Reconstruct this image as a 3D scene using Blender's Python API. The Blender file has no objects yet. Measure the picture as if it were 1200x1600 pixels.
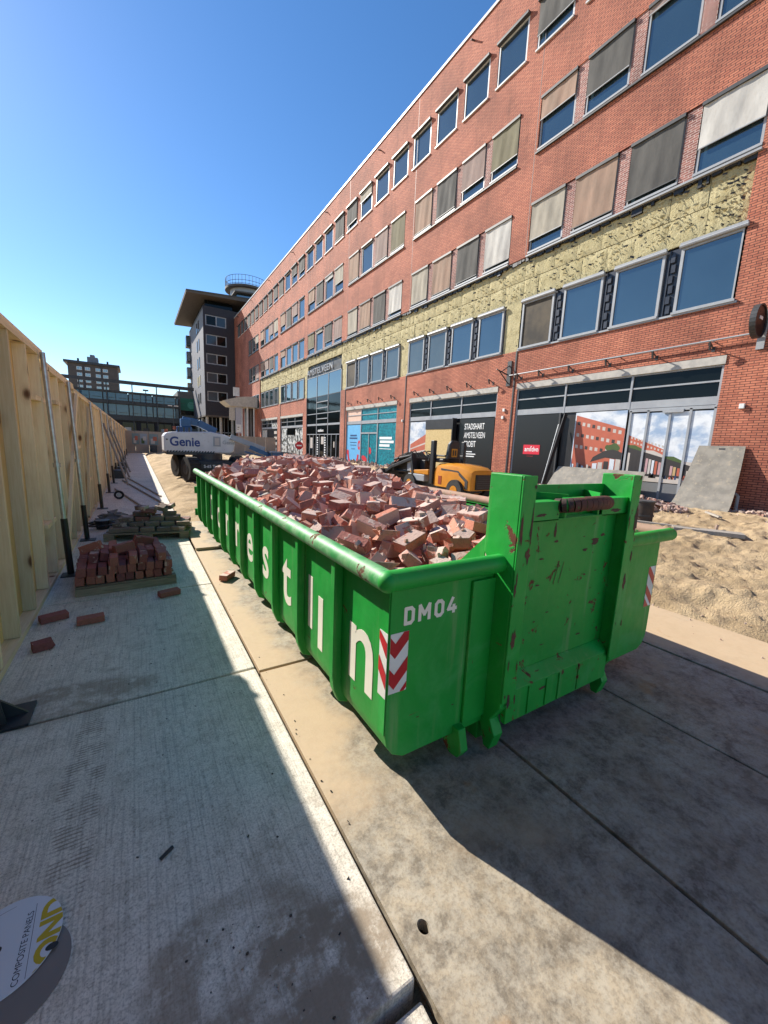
import bpy, bmesh, math, random
import numpy as np
from mathutils import Matrix, Vector, Euler
R = math.radians
rnd = random.Random(7)

# ------------------------------------------------------------------ camera, sky, sun, exposure
S = bpy.context.scene
COL = S.collection
cam_d = bpy.data.cameras.new('camera')
cam = bpy.data.objects.new('camera', cam_d)
COL.objects.link(cam)
cam.matrix_world = Matrix(((0.84860, 0.04978, -0.52668, 0.0),
                           (-0.52729, 0.16036, -0.83442, 0.0),
                           (0.04292, 0.98580, 0.16233, 1.65),
                           (0, 0, 0, 1)))
cam_d.sensor_fit = 'HORIZONTAL'
cam_d.sensor_width = 36.0
cam_d.lens = 614.0 / 1200.0 * 36.0
cam_d.clip_start = 0.02
cam_d.clip_end = 2000
S.camera = cam
SUN = Vector((-0.56, 1.34, 1.0)).normalized()
w = bpy.data.worlds.new('World'); S.world = w; w.use_nodes = True
nt = w.node_tree
sky = nt.nodes.new('ShaderNodeTexSky'); sky.sky_type = 'NISHITA'; sky.sun_disc = False
sky.sun_elevation = math.asin(SUN.z)
sky.sun_rotation = math.atan2(SUN.x, SUN.y)
sky.altitude = 0; sky.air_density = 1.0; sky.dust_density = 0.1; sky.ozone_density = 3.4
bgn = nt.nodes['Background']; bgn.inputs['Strength'].default_value = 0.08
hs_ = nt.nodes.new('ShaderNodeHueSaturation'); hs_.inputs['Saturation'].default_value = 1.2; hs_.inputs['Hue'].default_value = .502
nt.links.new(sky.outputs[0], hs_.inputs['Color']); nt.links.new(hs_.outputs[0], bgn.inputs[0])
sun_d = bpy.data.lights.new('sun', 'SUN'); sun_d.energy = 3.9; sun_d.angle = R(0.5); sun_d.color = (1.0, 0.94, 0.84)
sun = bpy.data.objects.new('sun', sun_d); COL.objects.link(sun)
sun.rotation_euler = SUN.to_track_quat('Z', 'Y').to_euler(); sun.location = (-20, 45, 40)
vs = S.view_settings
vs.view_transform = 'Standard'; vs.look = 'None'; vs.gamma = 1; vs.exposure = 1.16; vs.use_curve_mapping = False

# ------------------------------------------------------------------ helpers
W = {}
def link(name, mesh, parent=None, M=None):
    o = bpy.data.objects.new(name, mesh); COL.objects.link(o)
    M = M or Matrix()
    if parent is not None:
        o.parent = parent
        o.matrix_parent_inverse = W[parent.name].inverted()
    o.matrix_basis = M
    W[o.name] = M.copy()
    return o
def tag(o, label, cat, group=None, kind=None):
    if label: o['label'] = label
    if cat: o['category'] = cat
    if group: o['group'] = group
    if kind: o['kind'] = kind
    return o
def thing(name, loc, label, cat, group=None):
    return tag(link(name, None, None, Matrix.Translation(loc)), label, cat, group)
def srgb(r, g, b):
    f = lambda c: (c/12.92 if c <= 0.04045 else ((c+0.055)/1.055)**2.4)
    return (f(r/255), f(g/255), f(b/255), 1)

class MB:
    def __init__(s): s.v = []; s.f = []; s.mi = []; s.m = 0
    def quad(s, *p):
        n = len(s.v); s.v += [tuple(q) for q in p]; s.f.append(tuple(range(n, n+len(p)))); s.mi.append(s.m); return s
    def box(s, x0, x1, y0, y1, z0, z1, M=None):
        c = [(x0,y0,z0),(x1,y0,z0),(x1,y1,z0),(x0,y1,z0),(x0,y0,z1),(x1,y0,z1),(x1,y1,z1),(x0,y1,z1)]
        if M is not None: c = [tuple(M @ Vector(q)) for q in c]
        n = len(s.v); s.v += c
        for f in ((0,3,2,1),(4,5,6,7),(0,1,5,4),(1,2,6,5),(2,3,7,6),(3,0,4,7)):
            s.f.append(tuple(n+i for i in f)); s.mi.append(s.m)
        return s
    def bar(s, p, q, wx, wy=None, up=(0,0,1)):
        p = Vector(p); q = Vector(q); wy = wy or wx
        d = (q-p); L = d.length; d.normalize(); u = Vector(up)
        if abs(d.dot(u)) > .98: u = Vector((1,0,0))
        a = d.cross(u).normalized(); b = a.cross(d)
        M = Matrix(((a.x,b.x,d.x,p.x),(a.y,b.y,d.y,p.y),(a.z,b.z,d.z,p.z),(0,0,0,1)))
        return s.box(-wx/2, wx/2, -wy/2, wy/2, 0, L, M)
    def cyl(s, p, q, r, n=12, r2=None, caps=True):
        p = Vector(p); q = Vector(q); r2 = r if r2 is None else r2
        d = (q-p).normalized(); u = Vector((0,0,1)) if abs(d.z) < .9 else Vector((1,0,0))
        a = d.cross(u).normalized(); b = a.cross(d)
        k = len(s.v)
        for i in range(n):
            t = 2*math.pi*i/n; e = a*math.cos(t)+b*math.sin(t)
            s.v.append(tuple(p+e*r)); s.v.append(tuple(q+e*r2))
        for i in range(n):
            j = (i+1) % n
            s.f.append((k+2*i, k+2*i+1, k+2*j+1, k+2*j)); s.mi.append(s.m)
        if caps:
            s.f.append(tuple(k+2*i for i in range(n))); s.mi.append(s.m)
            s.f.append(tuple(k+2*i+1 for i in reversed(range(n)))); s.mi.append(s.m)
        return s
    def tube(s, pts, r, n=8):
        for a, b in zip(pts[:-1], pts[1:]): s.cyl(a, b, r, n)
        return s
    def prism(s, poly, axis, a, b):
        """poly: 2D points; axis 0 -> (y,z), 1 -> (x,z), 2 -> (x,y); extruded from a to b along the axis"""
        def P(q, t):
            return (t,q[0],q[1]) if axis == 0 else ((q[0],t,q[1]) if axis == 1 else (q[0],q[1],t))
        k = len(s.v); n = len(poly)
        s.v += [P(q,a) for q in poly] + [P(q,b) for q in poly]
        s.f.append(tuple(range(k,k+n))); s.f.append(tuple(range(k+2*n-1,k+n-1,-1))); s.mi += [s.m]*2
        for i in range(n):
            j = (i+1) % n; s.f.append((k+i,k+n+i,k+n+j,k+j)); s.mi.append(s.m)
        return s
    def grid(s, fn, nu, nv):
        k = len(s.v)
        for i in range(nu+1):
            for j in range(nv+1): s.v.append(tuple(fn(i/nu, j/nv)))
        for i in range(nu):
            for j in range(nv):
                a = k+i*(nv+1)+j; s.f.append((a,a+nv+1,a+nv+2,a+1)); s.mi.append(s.m)
        return s
    def mesh(s, name, mats, smooth=False, fix=True):
        me = bpy.data.meshes.new(name); me.from_pydata(s.v, [], s.f)
        if not isinstance(mats, (list, tuple)): mats = [mats]
        for m in mats: me.materials.append(m)
        if len(mats) > 1: me.polygons.foreach_set('material_index', s.mi)
        if fix:
            bm = bmesh.new(); bm.from_mesh(me); bmesh.ops.recalc_face_normals(bm, faces=bm.faces); bm.to_mesh(me); bm.free()
        if smooth:
            me.polygons.foreach_set('use_smooth', [True]*len(me.polygons)); me.set_sharp_from_angle(angle=R(35))
        me.update()
        return me
    def build(s, name, mats, parent=None, M=None, smooth=False, bevel=0, fix=True):
        o = link(name, s.mesh(name, mats, smooth, fix), parent, M)
        if bevel:
            b = o.modifiers.new('bevel', 'BEVEL'); b.width = bevel; b.segments = 2; b.limit_method = 'ANGLE'; b.angle_limit = R(40)
            b.harden_normals = False
        return o

def text(name, s, size, at, xd, yd, m, parent, bold=0.0, extr=0.0015, align='LEFT', sx=1.0):
    if 'M' in s or '4' in s: bold = 0
    cu = bpy.data.curves.new(name, 'FONT'); cu.body = s; cu.size = size; cu.offset = bold; cu.extrude = extr
    cu.align_x = align; cu.resolution_u = 4
    to = bpy.data.objects.new('tmp', cu); COL.objects.link(to)
    me = bpy.data.meshes.new_from_object(to.evaluated_get(bpy.context.evaluated_depsgraph_get()))
    bpy.data.objects.remove(to); me.name = name
    me.materials.clear(); me.materials.append(m)
    xd = Vector(xd).normalized(); yd = Vector(yd).normalized(); z = xd.cross(yd)
    M = Matrix(((xd.x*sx,yd.x,z.x,at[0]),(xd.y*sx,yd.y,z.y,at[1]),(xd.z*sx,yd.z,z.z,at[2]),(0,0,0,1)))
    me.transform(M)
    return link(name, me, parent)

# value noise on arrays
_rs = np.random.RandomState(3)
_LAT = _rs.rand(256, 256)
def vnoise(x, y):
    xi = np.floor(x).astype(int); yi = np.floor(y).astype(int); fx = x-xi; fy = y-yi
    fx = fx*fx*(3-2*fx); fy = fy*fy*(3-2*fy)
    g = lambda a, b: _LAT[a & 255, b & 255]
    return (g(xi,yi)*(1-fx)+g(xi+1,yi)*fx)*(1-fy)+(g(xi,yi+1)*(1-fx)+g(xi+1,yi+1)*fx)*fy
def fbm(x, y, o=4):
    r = 0; a = .5
    for k in range(o): r = r+a*(vnoise(x*2**k+17*k, y*2**k+31*k)-.5); a *= .5
    return r

# ------------------------------------------------------------------ materials
def new_mat(name):
    m = bpy.data.materials.new(name); m.use_nodes = True
    return m, m.node_tree, m.node_tree.nodes['Principled BSDF']
class G:
    """small node-graph helper"""
    def __init__(s, t): s.t = t
    def n(s, typ, **kw):
        nd = s.t.nodes.new(typ)
        for k, v in kw.items(): setattr(nd, k, v)
        return nd
    def set(s, sock, v):
        if isinstance(v, bpy.types.NodeSocket): s.t.links.new(v, sock)
        elif v is not None: sock.default_value = v
    def math(s, op, a, b=None, c=None, clamp=False):
        nd = s.n('ShaderNodeMath', operation=op, use_clamp=clamp)
        s.set(nd.inputs[0], a); s.set(nd.inputs[1], b)
        if c is not None: s.set(nd.inputs[2], c)
        return nd.outputs[0]
    def mix(s, f, a, b, blend='MIX'):
        nd = s.n('ShaderNodeMix', data_type='RGBA', blend_type=blend)
        s.set(nd.inputs[0], f); s.set(nd.inputs[6], a); s.set(nd.inputs[7], b); return nd.outputs[2]
    def noise(s, vec, scale, detail=4, rough=.55, dist=0):
        nd = s.n('ShaderNodeTexNoise'); s.set(nd.inputs['Vector'], vec); nd.inputs['Scale'].default_value = scale
        nd.inputs['Detail'].default_value = detail; nd.inputs['Roughness'].default_value = rough; nd.inputs['Distortion'].default_value = dist
        return nd.outputs[0]
    def ramp(s, f, a, b):
        nd = s.n('ShaderNodeMapRange'); nd.interpolation_type = 'SMOOTHSTEP'
        s.set(nd.inputs[0], f); nd.inputs[1].default_value = a; nd.inputs[2].default_value = b; return nd.outputs[0]
    def coord(s, which='Object', scale=None, rot=None, loc=None):
        c = s.n('ShaderNodeTexCoord').outputs[which]
        if scale or rot or loc:
            mp = s.n('ShaderNodeMapping'); s.set(mp.inputs[0], c)
            if scale: mp.inputs['Scale'].default_value = scale
            if rot: mp.inputs['Rotation'].default_value = rot
            if loc: mp.inputs['Location'].default_value = loc
            c = mp.outputs[0]
        return c
    def rand(s): return s.n('ShaderNodeObjectInfo').outputs['Random']
    def shift(s, vec, k=37.0):
        nd = s.n('ShaderNodeVectorMath', operation='ADD'); s.set(nd.inputs[0], vec); s.set(nd.inputs[1], s.math('MULTIPLY', s.rand(), k)); return nd.outputs[0]
    def bump(s, p, h, strength=.3, dist=.01):
        b = s.n('ShaderNodeBump'); b.inputs['Strength'].default_value = strength; b.inputs['Distance'].default_value = dist
        s.set(b.inputs['Height'], h); s.t.links.new(b.outputs[0], p.inputs['Normal'])

def plain(name, c, c2=None, scale=3, rough=.6, metal=0, bump=0, bscale=60, spec=None, stretch=None, dust=None, dust_amt=(.55,.75), shift=False, var=0):
    m, t, p = new_mat(name); g = G(t)
    c = tuple(c[:3])+(1,)
    c2 = tuple((c2 or [x*.75 for x in c[:3]])[:3])+(1,)
    v = g.coord('Object', scale=stretch)
    if shift: v = g.shift(v)
    col = g.mix(g.ramp(g.noise(v, scale, 5), .3, .7), c, c2)
    if var:
        hsv = g.n('ShaderNodeHueSaturation'); g.set(hsv.inputs['Value'], g.math('MULTIPLY_ADD', g.rand(), var, 1-var/2)); g.set(hsv.inputs['Color'], col); col = hsv.outputs[0]
    if dust:
        col = g.mix(g.ramp(g.noise(v, scale*2.3, 6, .65), *dust_amt), col, tuple(dust[:3])+(1,))
    g.set(p.inputs['Base Color'], col)
    p.inputs['Roughness'].default_value = rough; p.inputs['Metallic'].default_value = metal
    if spec is not None: p.inputs['Specular IOR Level'].default_value = spec
    if bump: g.bump(p, g.noise(v, bscale, 3), bump, .004)
    return m

def brick_mat(name, c1, c2, mortar, rough=.85, bump=.9, var=(.35, .65)):
    m, t, p = new_mat(name); g = G(t)
    pos = g.n('ShaderNodeNewGeometry').outputs['Position']
    nor = g.n('ShaderNodeNewGeometry').outputs['Normal']
    sp = g.n('ShaderNodeSeparateXYZ'); g.set(sp.inputs[0], pos)
    sn = g.n('ShaderNodeSeparateXYZ'); g.set(sn.inputs[0], nor)
    isx = g.math('GREATER_THAN', g.math('ABSOLUTE', sn.outputs[0]), .5)
    u = g.math('ADD', g.math('MULTIPLY', isx, sp.outputs[1]), g.math('MULTIPLY', g.math('SUBTRACT', 1, isx), sp.outputs[0]))
    cb = g.n('ShaderNodeCombineXYZ'); g.set(cb.inputs[0], u); g.set(cb.inputs[1], sp.outputs[2])
    b = g.n('ShaderNodeTexBrick'); g.set(b.inputs['Vector'], cb.outputs[0])
    b.inputs['Scale'].default_value = 1; b.inputs['Brick Width'].default_value = .27; b.inputs['Row Height'].default_value = .08
    b.inputs['Mortar Size'].default_value = .011; b.inputs['Mortar Smooth'].default_value = .2; b.inputs['Bias'].default_value = 0
    b.inputs['Color1'].default_value = c1; b.inputs['Color2'].default_value = c2; b.inputs['Mortar'].default_value = mortar
    big = g.noise(pos, .35, 4)
    fine = g.noise(pos, 9, 4)
    col = g.mix(g.ramp(big, .35, .7), b.outputs[0], (.66,.63,.62,1), 'MULTIPLY')
    col = g.mix(g.math('MULTIPLY', g.ramp(fine, .35, .75), .35), col, (.8,.55,.45,1), 'MULTIPLY')
    # rain streaks
    st = g.n('ShaderNodeMapping'); g.set(st.inputs[0], pos); st.inputs['Scale'].default_value = (1.5, 1.5, .12)
    col = g.mix(g.math('MULTIPLY', g.ramp(g.noise(st.outputs[0], 1.6, 6, .65), .48, .72), .5), col, (.5,.45,.44,1), 'MULTIPLY')
    g.set(p.inputs['Base Color'], col); p.inputs['Roughness'].default_value = rough
    g.bump(p, g.math('SUBTRACT', g.math('MULTIPLY', fine, .25), b.outputs['Fac']), bump, .008)
    return m

BRICK = brick_mat('facade_brick', (.62,.225,.13,1), (.48,.155,.092,1), (.12,.045,.034,1))  # mortar colour darkened to hold the shade of the recessed joints
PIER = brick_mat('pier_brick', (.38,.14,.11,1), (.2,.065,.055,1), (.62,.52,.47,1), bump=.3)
FRAME = plain('grey_frame', (.36,.375,.39), (.3,.31,.33), 2, .45)
FRAMEW = plain('pale_frame', (.62,.63,.64), (.5,.5,.5), 2, .45)
DARK = plain('dark_metal', (.035,.036,.04), (.05,.05,.05), 3, .5)
BLACK = plain('black_sheet', (.012,.012,.014), (.02,.02,.022), 2, .45)
MEMB = plain('membrane', (.015,.018,.03), (.04,.045,.06), 4, .35)
STONE = plain('lintel_stone', (.5,.47,.42), (.38,.36,.33), 4, .8, bump=.2)
def glass_mat(name, tint, ior=2.0, rough=.02, wob=.0):
    m, t, p = new_mat(name); g = G(t)
    v = g.shift(g.coord())
    g.set(p.inputs['Base Color'], g.mix(g.noise(v, .6, 3), tint, tuple(x*.5 for x in tint[:3])+(1,)))
    p.inputs['Roughness'].default_value = rough; p.inputs['IOR'].default_value = ior
    g.bump(p, g.noise(v, 1.3, 3), .06, .05)
    return m
GLASS = glass_mat('window_glass', (.03,.058,.078,1), 2.35)
GLASSG = glass_mat('blinded_glass', (.10,.12,.11,1), 1.9, .08)
def dull(m, v):
    m.node_tree.nodes['Principled BSDF'].inputs['Specular IOR Level'].default_value = v; return m
GLASSD = glass_mat('dark_glass', (.006,.008,.008,1), 1.5, .06)
GLASSR = glass_mat('mirror_glass', (.02,.05,.06,1), 2.8, .02)
GLASSB = glass_mat('sky_tint_glass', (.06,.16,.26,1), 1.55, .05)  # blue base colour stands in for the reflected sky
dull(GLASSD, .22)
GLASSB2 = glass_mat('tower_glass', (.05,.07,.09,1), 1.5, .1)
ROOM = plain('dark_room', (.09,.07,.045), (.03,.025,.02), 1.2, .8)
def cloth(name, c, c2):
    m, t, p = new_mat(name); g = G(t)
    v = g.shift(g.coord('Object', scale=(1, 1, .35)))
    col = g.mix(g.ramp(g.noise(v, 2.2, 5), .3, .75), c, c2)
    col = g.mix(g.math('MULTIPLY', g.ramp(g.noise(v, 14, 4), .45, .8), .35), col, (.7,.68,.62,1), 'MULTIPLY')
    g.set(p.inputs['Base Color'], col); p.inputs['Roughness'].default_value = .9
    g.bump(p, g.noise(v, 5, 3), .25, .03)
    return m
CLOTH = {'w': cloth('screen_white', (.56,.54,.5,1), (.42,.4,.37,1)), 'd': cloth('screen_grey', (.105,.1,.092,1), (.07,.068,.064,1)),
         't': cloth('screen_tan', (.36,.235,.17,1), (.27,.19,.14,1)), 'b': cloth('screen_beige', (.4,.36,.29,1), (.3,.27,.22,1)),
         'p': cloth('screen_pink', (.31,.22,.19,1), (.24,.18,.16,1)), 'o': cloth('screen_olive', (.2,.18,.11,1), (.16,.14,.09,1))}
def insul_mat():
    m, t, p = new_mat('mineral_wool'); g = G(t)
    v = g.coord('Object')
    sh = g.shift(v, 3)
    n1 = g.noise(v, 2.2, 6, .65); n2 = g.noise(v, 16, 5, .7)
    col = g.mix(g.ramp(n1, .3, .7), (.54,.47,.27,1), (.43,.37,.20,1))
    col = g.mix(g.ramp(n2, .53, .68), col, (.25,.2,.09,1))
    vo = g.n('ShaderNodeTexVoronoi'); g.set(vo.inputs['Vector'], v); vo.inputs['Scale'].default_value = 2.6
    rr = g.math('ADD', vo.outputs['Distance'], g.math('MULTIPLY', n2, .14))
    col = g.mix(g.ramp(rr, .2, .165), col, (.06,.05,.035,1))
    g.set(p.inputs['Base Color'], col); p.inputs['Roughness'].default_value = .95
    g.bump(p, g.math('ADD', n1, g.math('MULTIPLY', n2, .6)), .9, .05)
    return m
WOOL = insul_mat()

def wood(name, c, c2, axis=(8, 8, .6), knots=True, gray=0):
    m, t, p = new_mat(name); g = G(t)
    v0 = g.shift(g.coord('Object'), 11)
    mp = g.n('ShaderNodeMapping'); g.set(mp.inputs[0], v0); mp.inputs['Scale'].default_value = axis
    grain = g.noise(mp.outputs[0], 5, 6, .6, .6)
    col = g.mix(g.ramp(grain, .3, .72), c, c2)
    hsv = g.n('ShaderNodeHueSaturation'); g.set(hsv.inputs['Value'], g.math('MULTIPLY_ADD', g.rand(), .5, .72)); g.set(hsv.inputs['Color'], col); col = hsv.outputs[0]
    if knots:
        mk = g.n('ShaderNodeMapping'); g.set(mk.inputs[0], v0); mk.inputs['Scale'].default_value = (3.2, 3.2, 1.7)
        vo = g.n('ShaderNodeTexVoronoi'); g.set(vo.inputs['Vector'], mk.outputs[0]); vo.inputs['Scale'].default_value = 1.3
        kd = g.math('ADD', vo.outputs['Distance'], g.math('MULTIPLY', grain, .08))
        col = g.mix(g.ramp(kd, .21, .12), col, (.15,.07,.03,1))
        col = g.mix(g.math('MULTIPLY', g.ramp(kd, .34, .14), .35), col, (.5,.3,.15,1), 'MULTIPLY')
    dirt = g.noise(v0, 1.3, 5)
    col = g.mix(g.math('MULTIPLY', g.ramp(dirt, .5, .8), .35), col, (.6,.55,.5,1), 'MULTIPLY')
    g.set(p.inputs['Base Color'], col); p.inputs['Roughness'].default_value = .75
    g.bump(p, grain, .2, .004)
    return m
PLY = wood('plywood', (.80,.58,.27,1), (.68,.46,.19,1))
STUD = wood('sawn_timber', (.82,.69,.46,1), (.73,.58,.36,1), (14, 14, .8))
STUDY = wood('sawn_timber_lengthwise', (.80,.66,.44,1), (.7,.55,.34,1), (14, .8, 14))
OLDW = wood('weathered_timber', (.32,.25,.17,1), (.2,.155,.105,1), (.8, 10, 10), False)
OLDG = wood('grey_timber', (.34,.31,.27,1), (.22,.2,.17,1), (.8, 10, 10), False)
OSB = plain('chipboard', (.62,.47,.22), (.5,.36,.15), 14, .8, bump=.3, bscale=30)

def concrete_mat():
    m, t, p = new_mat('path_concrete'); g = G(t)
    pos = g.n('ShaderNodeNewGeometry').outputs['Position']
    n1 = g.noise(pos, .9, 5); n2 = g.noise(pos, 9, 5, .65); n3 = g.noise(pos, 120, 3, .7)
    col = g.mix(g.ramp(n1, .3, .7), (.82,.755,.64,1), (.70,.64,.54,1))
    col = g.mix(g.math('MULTIPLY', g.ramp(n2, .42, .7), .6), col, (.72,.7,.66,1), 'MULTIPLY')
    br = g.n('ShaderNodeMapping'); g.set(br.inputs[0], pos); br.inputs['Scale'].default_value = (95, 2.5, 1)
    nb = g.noise(br.outputs[0], 1, 3, .6)
    col = g.mix(g.math('MULTIPLY', g.ramp(nb, .48, .64), .42), col, (.5,.5,.5,1), 'MULTIPLY')
    n6 = g.noise(pos, 38, 5, .75)
    col = g.mix(g.math('MULTIPLY', g.ramp(n3, .44, .66), .6), col, (.42,.41,.39,1), 'MULTIPLY')
    col = g.mix(g.math('MULTIPLY', g.ramp(n6, .5, .66), .55), col, (.5,.48,.45,1), 'MULTIPLY')
    col = g.mix(g.math('MULTIPLY', g.ramp(n6, .42, .3), .35), col, (1,.98,.92,1))
    # dried sand: rings left by a puddle, tyre print, patches
    wob = g.math('ADD', g.math('MULTIPLY', g.math('SUBTRACT', n2, .5), .2), g.math('MULTIPLY', g.math('SUBTRACT', g.noise(pos, 3.5, 4), .5), .35))
    sp = g.n('ShaderNodeSeparateXYZ'); g.set(sp.inputs[0], pos)
    def ring(cx, cy, rx, ry, wdt):
        dx = g.math('DIVIDE', g.math('SUBTRACT', sp.outputs[0], cx), rx); dy = g.math('DIVIDE', g.math('SUBTRACT', sp.outputs[1], cy), ry)
        d = g.math('SQRT', g.math('ADD', g.math('MULTIPLY', dx, dx), g.math('MULTIPLY', dy, dy)))
        return g.ramp(g.math('ABSOLUTE', g.math('ADD', g.math('SUBTRACT', d, 1), g.math('MULTIPLY', wob, 3.2))), wdt, wdt*.45)
    stain = g.math('MAXIMUM', g.math('MULTIPLY', ring(.22, 1.05, .22, .17, .55), .75), ring(.40, .92, .16, .12, .95))
    stain = g.math('MAXIMUM', stain, g.math('MULTIPLY', ring(.38, 1.28, .05, .07, 1.0), .35))
    stain = g.math('MAXIMUM', stain, g.math('MULTIPLY', ring(-.45, 2.9, .3, .12, .9), .7))
    stain = g.math('MAXIMUM', stain, g.ramp(g.noise(pos, 2.1, 6, .6), .62, .74))
    n5 = g.noise(pos, 3.2, 5, .6)
    stain = g.math('MULTIPLY', stain, g.math('MULTIPLY', g.ramp(n2, .3, .52), g.ramp(n5, .33, .52)))
    col = g.mix(g.math('MULTIPLY', stain, .9), col, (.27,.21,.145,1))
    tw = g.n('ShaderNodeTexWave'); g.set(tw.inputs[0], pos); tw.bands_direction = 'Y'; tw.inputs['Scale'].default_value = 17; tw.inputs['Distortion'].default_value = 2
    tr = g.math('MULTIPLY', g.math('MULTIPLY', ring(-.30, 2.05, .05, .42, .95), g.ramp(tw.outputs[1], .5, .8)), g.ramp(n2, .4, .55))
    col = g.mix(g.math('MULTIPLY', tr, .6), col, (.16,.12,.09,1))
    spk = g.ramp(g.noise(pos, 75, 2, .5), .76, .78)
    col = g.mix(spk, col, (.05,.045,.04,1))
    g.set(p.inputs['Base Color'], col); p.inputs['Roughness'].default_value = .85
    g.bump(p, g.math('ADD', g.math('ADD', n3, g.math('MULTIPLY', nb, .6)), g.math('MULTIPLY', n2, .5)), .35, .004)
    return m
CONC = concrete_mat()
def plate_mat():
    m, t, p = new_mat('road_plate'); g = G(t)
    pos = g.n('ShaderNodeNewGeometry').outputs['Position']
    sp = g.n('ShaderNodeSeparateXYZ'); g.set(sp.inputs[0], pos)
    n1 = g.noise(pos, 1.6, 6, .6); n2 = g.noise(pos, 6, 8, .72, .3); n3 = g.noise(pos, 70, 4, .75); n4 = g.noise(pos, 22, 5, .7)
    col = g.mix(g.ramp(n2, .36, .62), (.18,.15,.11,1), (.42,.35,.25,1))
    col = g.mix(g.math('MULTIPLY', g.ramp(n4, .4, .62), .5), col, (.46,.42,.34,1))
    col = g.mix(g.math('MULTIPLY', g.ramp(n3, .45, .65), .45), col, (.45,.43,.42,1), 'MULTIPLY')
    col = g.mix(g.math('MULTIPLY', g.ramp(n1, .35, .7), .5), col, (.55,.52,.48,1), 'MULTIPLY')
    # blown sand, heavier along the path and on the outer plates
    edge = g.math('MAXIMUM', g.ramp(sp.outputs[0], 1.15, .7), g.ramp(sp.outputs[0], 3.55, 4.3))
    yy = g.math('MAXIMUM', g.ramp(sp.outputs[1], .9, 2.2), g.math('MULTIPLY', g.ramp(sp.outputs[0], 3.5, 4.2), 1))
    amt = g.math('MULTIPLY_ADD', g.math('MULTIPLY', edge, yy), .32, g.math('MULTIPLY', n1, .75))
    amt = g.math('ADD', amt, g.math('MULTIPLY', n3, .12))
    col = g.mix(g.math('MULTIPLY', g.ramp(amt, .45, .7), .85), col, (.52,.38,.235,1))
    rust = g.ramp(g.noise(pos, 2.7, 6, .6), .63, .74)
    col = g.mix(g.math('MULTIPLY', rust, .5), col, (.38,.2,.07,1))
    sc = g.n('ShaderNodeMapping'); g.set(sc.inputs[0], pos); sc.inputs['Rotation'].default_value = (0,0,.5); sc.inputs['Scale'].default_value = (60, 2, 1)
    scr = g.ramp(g.noise(sc.outputs[0], 1, 3, .6), .66, .72)
    col = g.mix(g.math('MULTIPLY', scr, .25), col, (.42,.38,.32,1))
    g.set(p.inputs['Base Color'], col)
    g.set(p.inputs['Roughness'], g.math('MULTIPLY_ADD', n2, .4, .55))
    g.bump(p, g.math('ADD', n3, n2), .3, .004)
    return m
PLATE = plate_mat()
def sand_mat():
    m, t, p = new_mat('sand'); g = G(t)
    pos = g.n('ShaderNodeNewGeometry').outputs['Position']
    n1 = g.noise(pos, .8, 5); n2 = g.noise(pos, 6, 6, .65); n3 = g.noise(pos, 45, 5, .7)
    col = g.mix(g.ramp(n1, .38, .62), (.64,.475,.28,1), (.46,.33,.185,1))
    col = g.mix(g.ramp(n2, .55, .72), col, (.40,.275,.15,1))
    col = g.mix(g.math('MULTIPLY', g.ramp(n3, .5, .72), .5), col, (.5,.46,.42,1), 'MULTIPLY')
    g.set(p.inputs['Base Color'], col); p.inputs['Roughness'].default_value = .95
    g.bump(p, g.math('ADD', g.math('MULTIPLY', n2, 1.2), n3), 1.0, .06)
    return m
SAND = sand_mat()

def green_mat(name, c, rust=.66, pale=.0, drip=.0):
    m, t, p = new_mat(name); g = G(t)
    pos = g.n('ShaderNodeNewGeometry').outputs['Position']
    n1 = g.noise(pos, 1.7, 5); n2 = g.noise(pos, 7.5, 6, .7, .5); n3 = g.noise(pos, 40, 4, .6)
    col = g.mix(g.ramp(n1, .3, .7), c, tuple(x*.8 for x in c[:3])+(1,))
    col = g.mix(g.math('MULTIPLY', g.ramp(g.noise(pos, 2.6, 6, .65, .8), .5, .72), .55), col, (.05,.36,.085,1))
    col = g.mix(g.math('MULTIPLY', g.ramp(n3, .45, .8), .25), col, (.6,.75,.6,1), 'MULTIPLY')
    if pale: col = g.mix(g.math('MULTIPLY', g.ramp(n2, .35, .62), pale), col, (.38,.47,.33,1))
    st = g.n('ShaderNodeMapping'); g.set(st.inputs[0], pos); st.inputs['Scale'].default_value = (9, 9, .7)
    ns = g.noise(st.outputs[0], 1.3, 5, .6)
    col = g.mix(g.math('MULTIPLY', g.ramp(ns, .55, .8), .3), col, (.42,.4,.24,1))
    sc = g.n('ShaderNodeMapping'); g.set(sc.inputs[0], pos); sc.inputs['Scale'].default_value = (3, 3, 34); sc.inputs['Rotation'].default_value = (.25,.3,0)
    scr = g.ramp(g.noise(sc.outputs[0], 1.1, 4, .6), .705, .73)
    r = g.math('MAXIMUM', g.ramp(g.math('MULTIPLY_ADD', n3, .09, n2), rust+.045, rust+.085), g.math('MULTIPLY', scr, .7))
    col = g.mix(r, col, g.mix(n3, (.21,.055,.025,1), (.06,.03,.02,1)))
    g.set(p.inputs['Base Color'], col)
    g.set(p.inputs['Roughness'], g.math('MULTIPLY_ADD', r, .4, g.math('MULTIPLY_ADD', n2, .3, .4)))
    g.bump(p, g.math('SUBTRACT', g.math('MULTIPLY_ADD', g.noise(pos, 4.5, 2), .8, n1), g.math('MULTIPLY', r, .2)), .3, .03)
    return m
GRN = (.004,.34,.035,1)
GREEN = green_mat('skip_green', GRN, .67)
GREENR = green_mat('skip_green_worn', GRN, .60)
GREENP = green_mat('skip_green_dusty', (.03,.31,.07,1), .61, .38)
RUST = plain('rusty_steel', (.13,.045,.025), (.05,.03,.022), 9, .8, bump=.5, bscale=40, dust=(.02,.16,.04), dust_amt=(.6,.7))
WHITEP = plain('white_paint', (.78,.78,.74), (.66,.66,.6), 5, .5, dust=(.45,.42,.33), dust_amt=(.6,.85))
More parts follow.
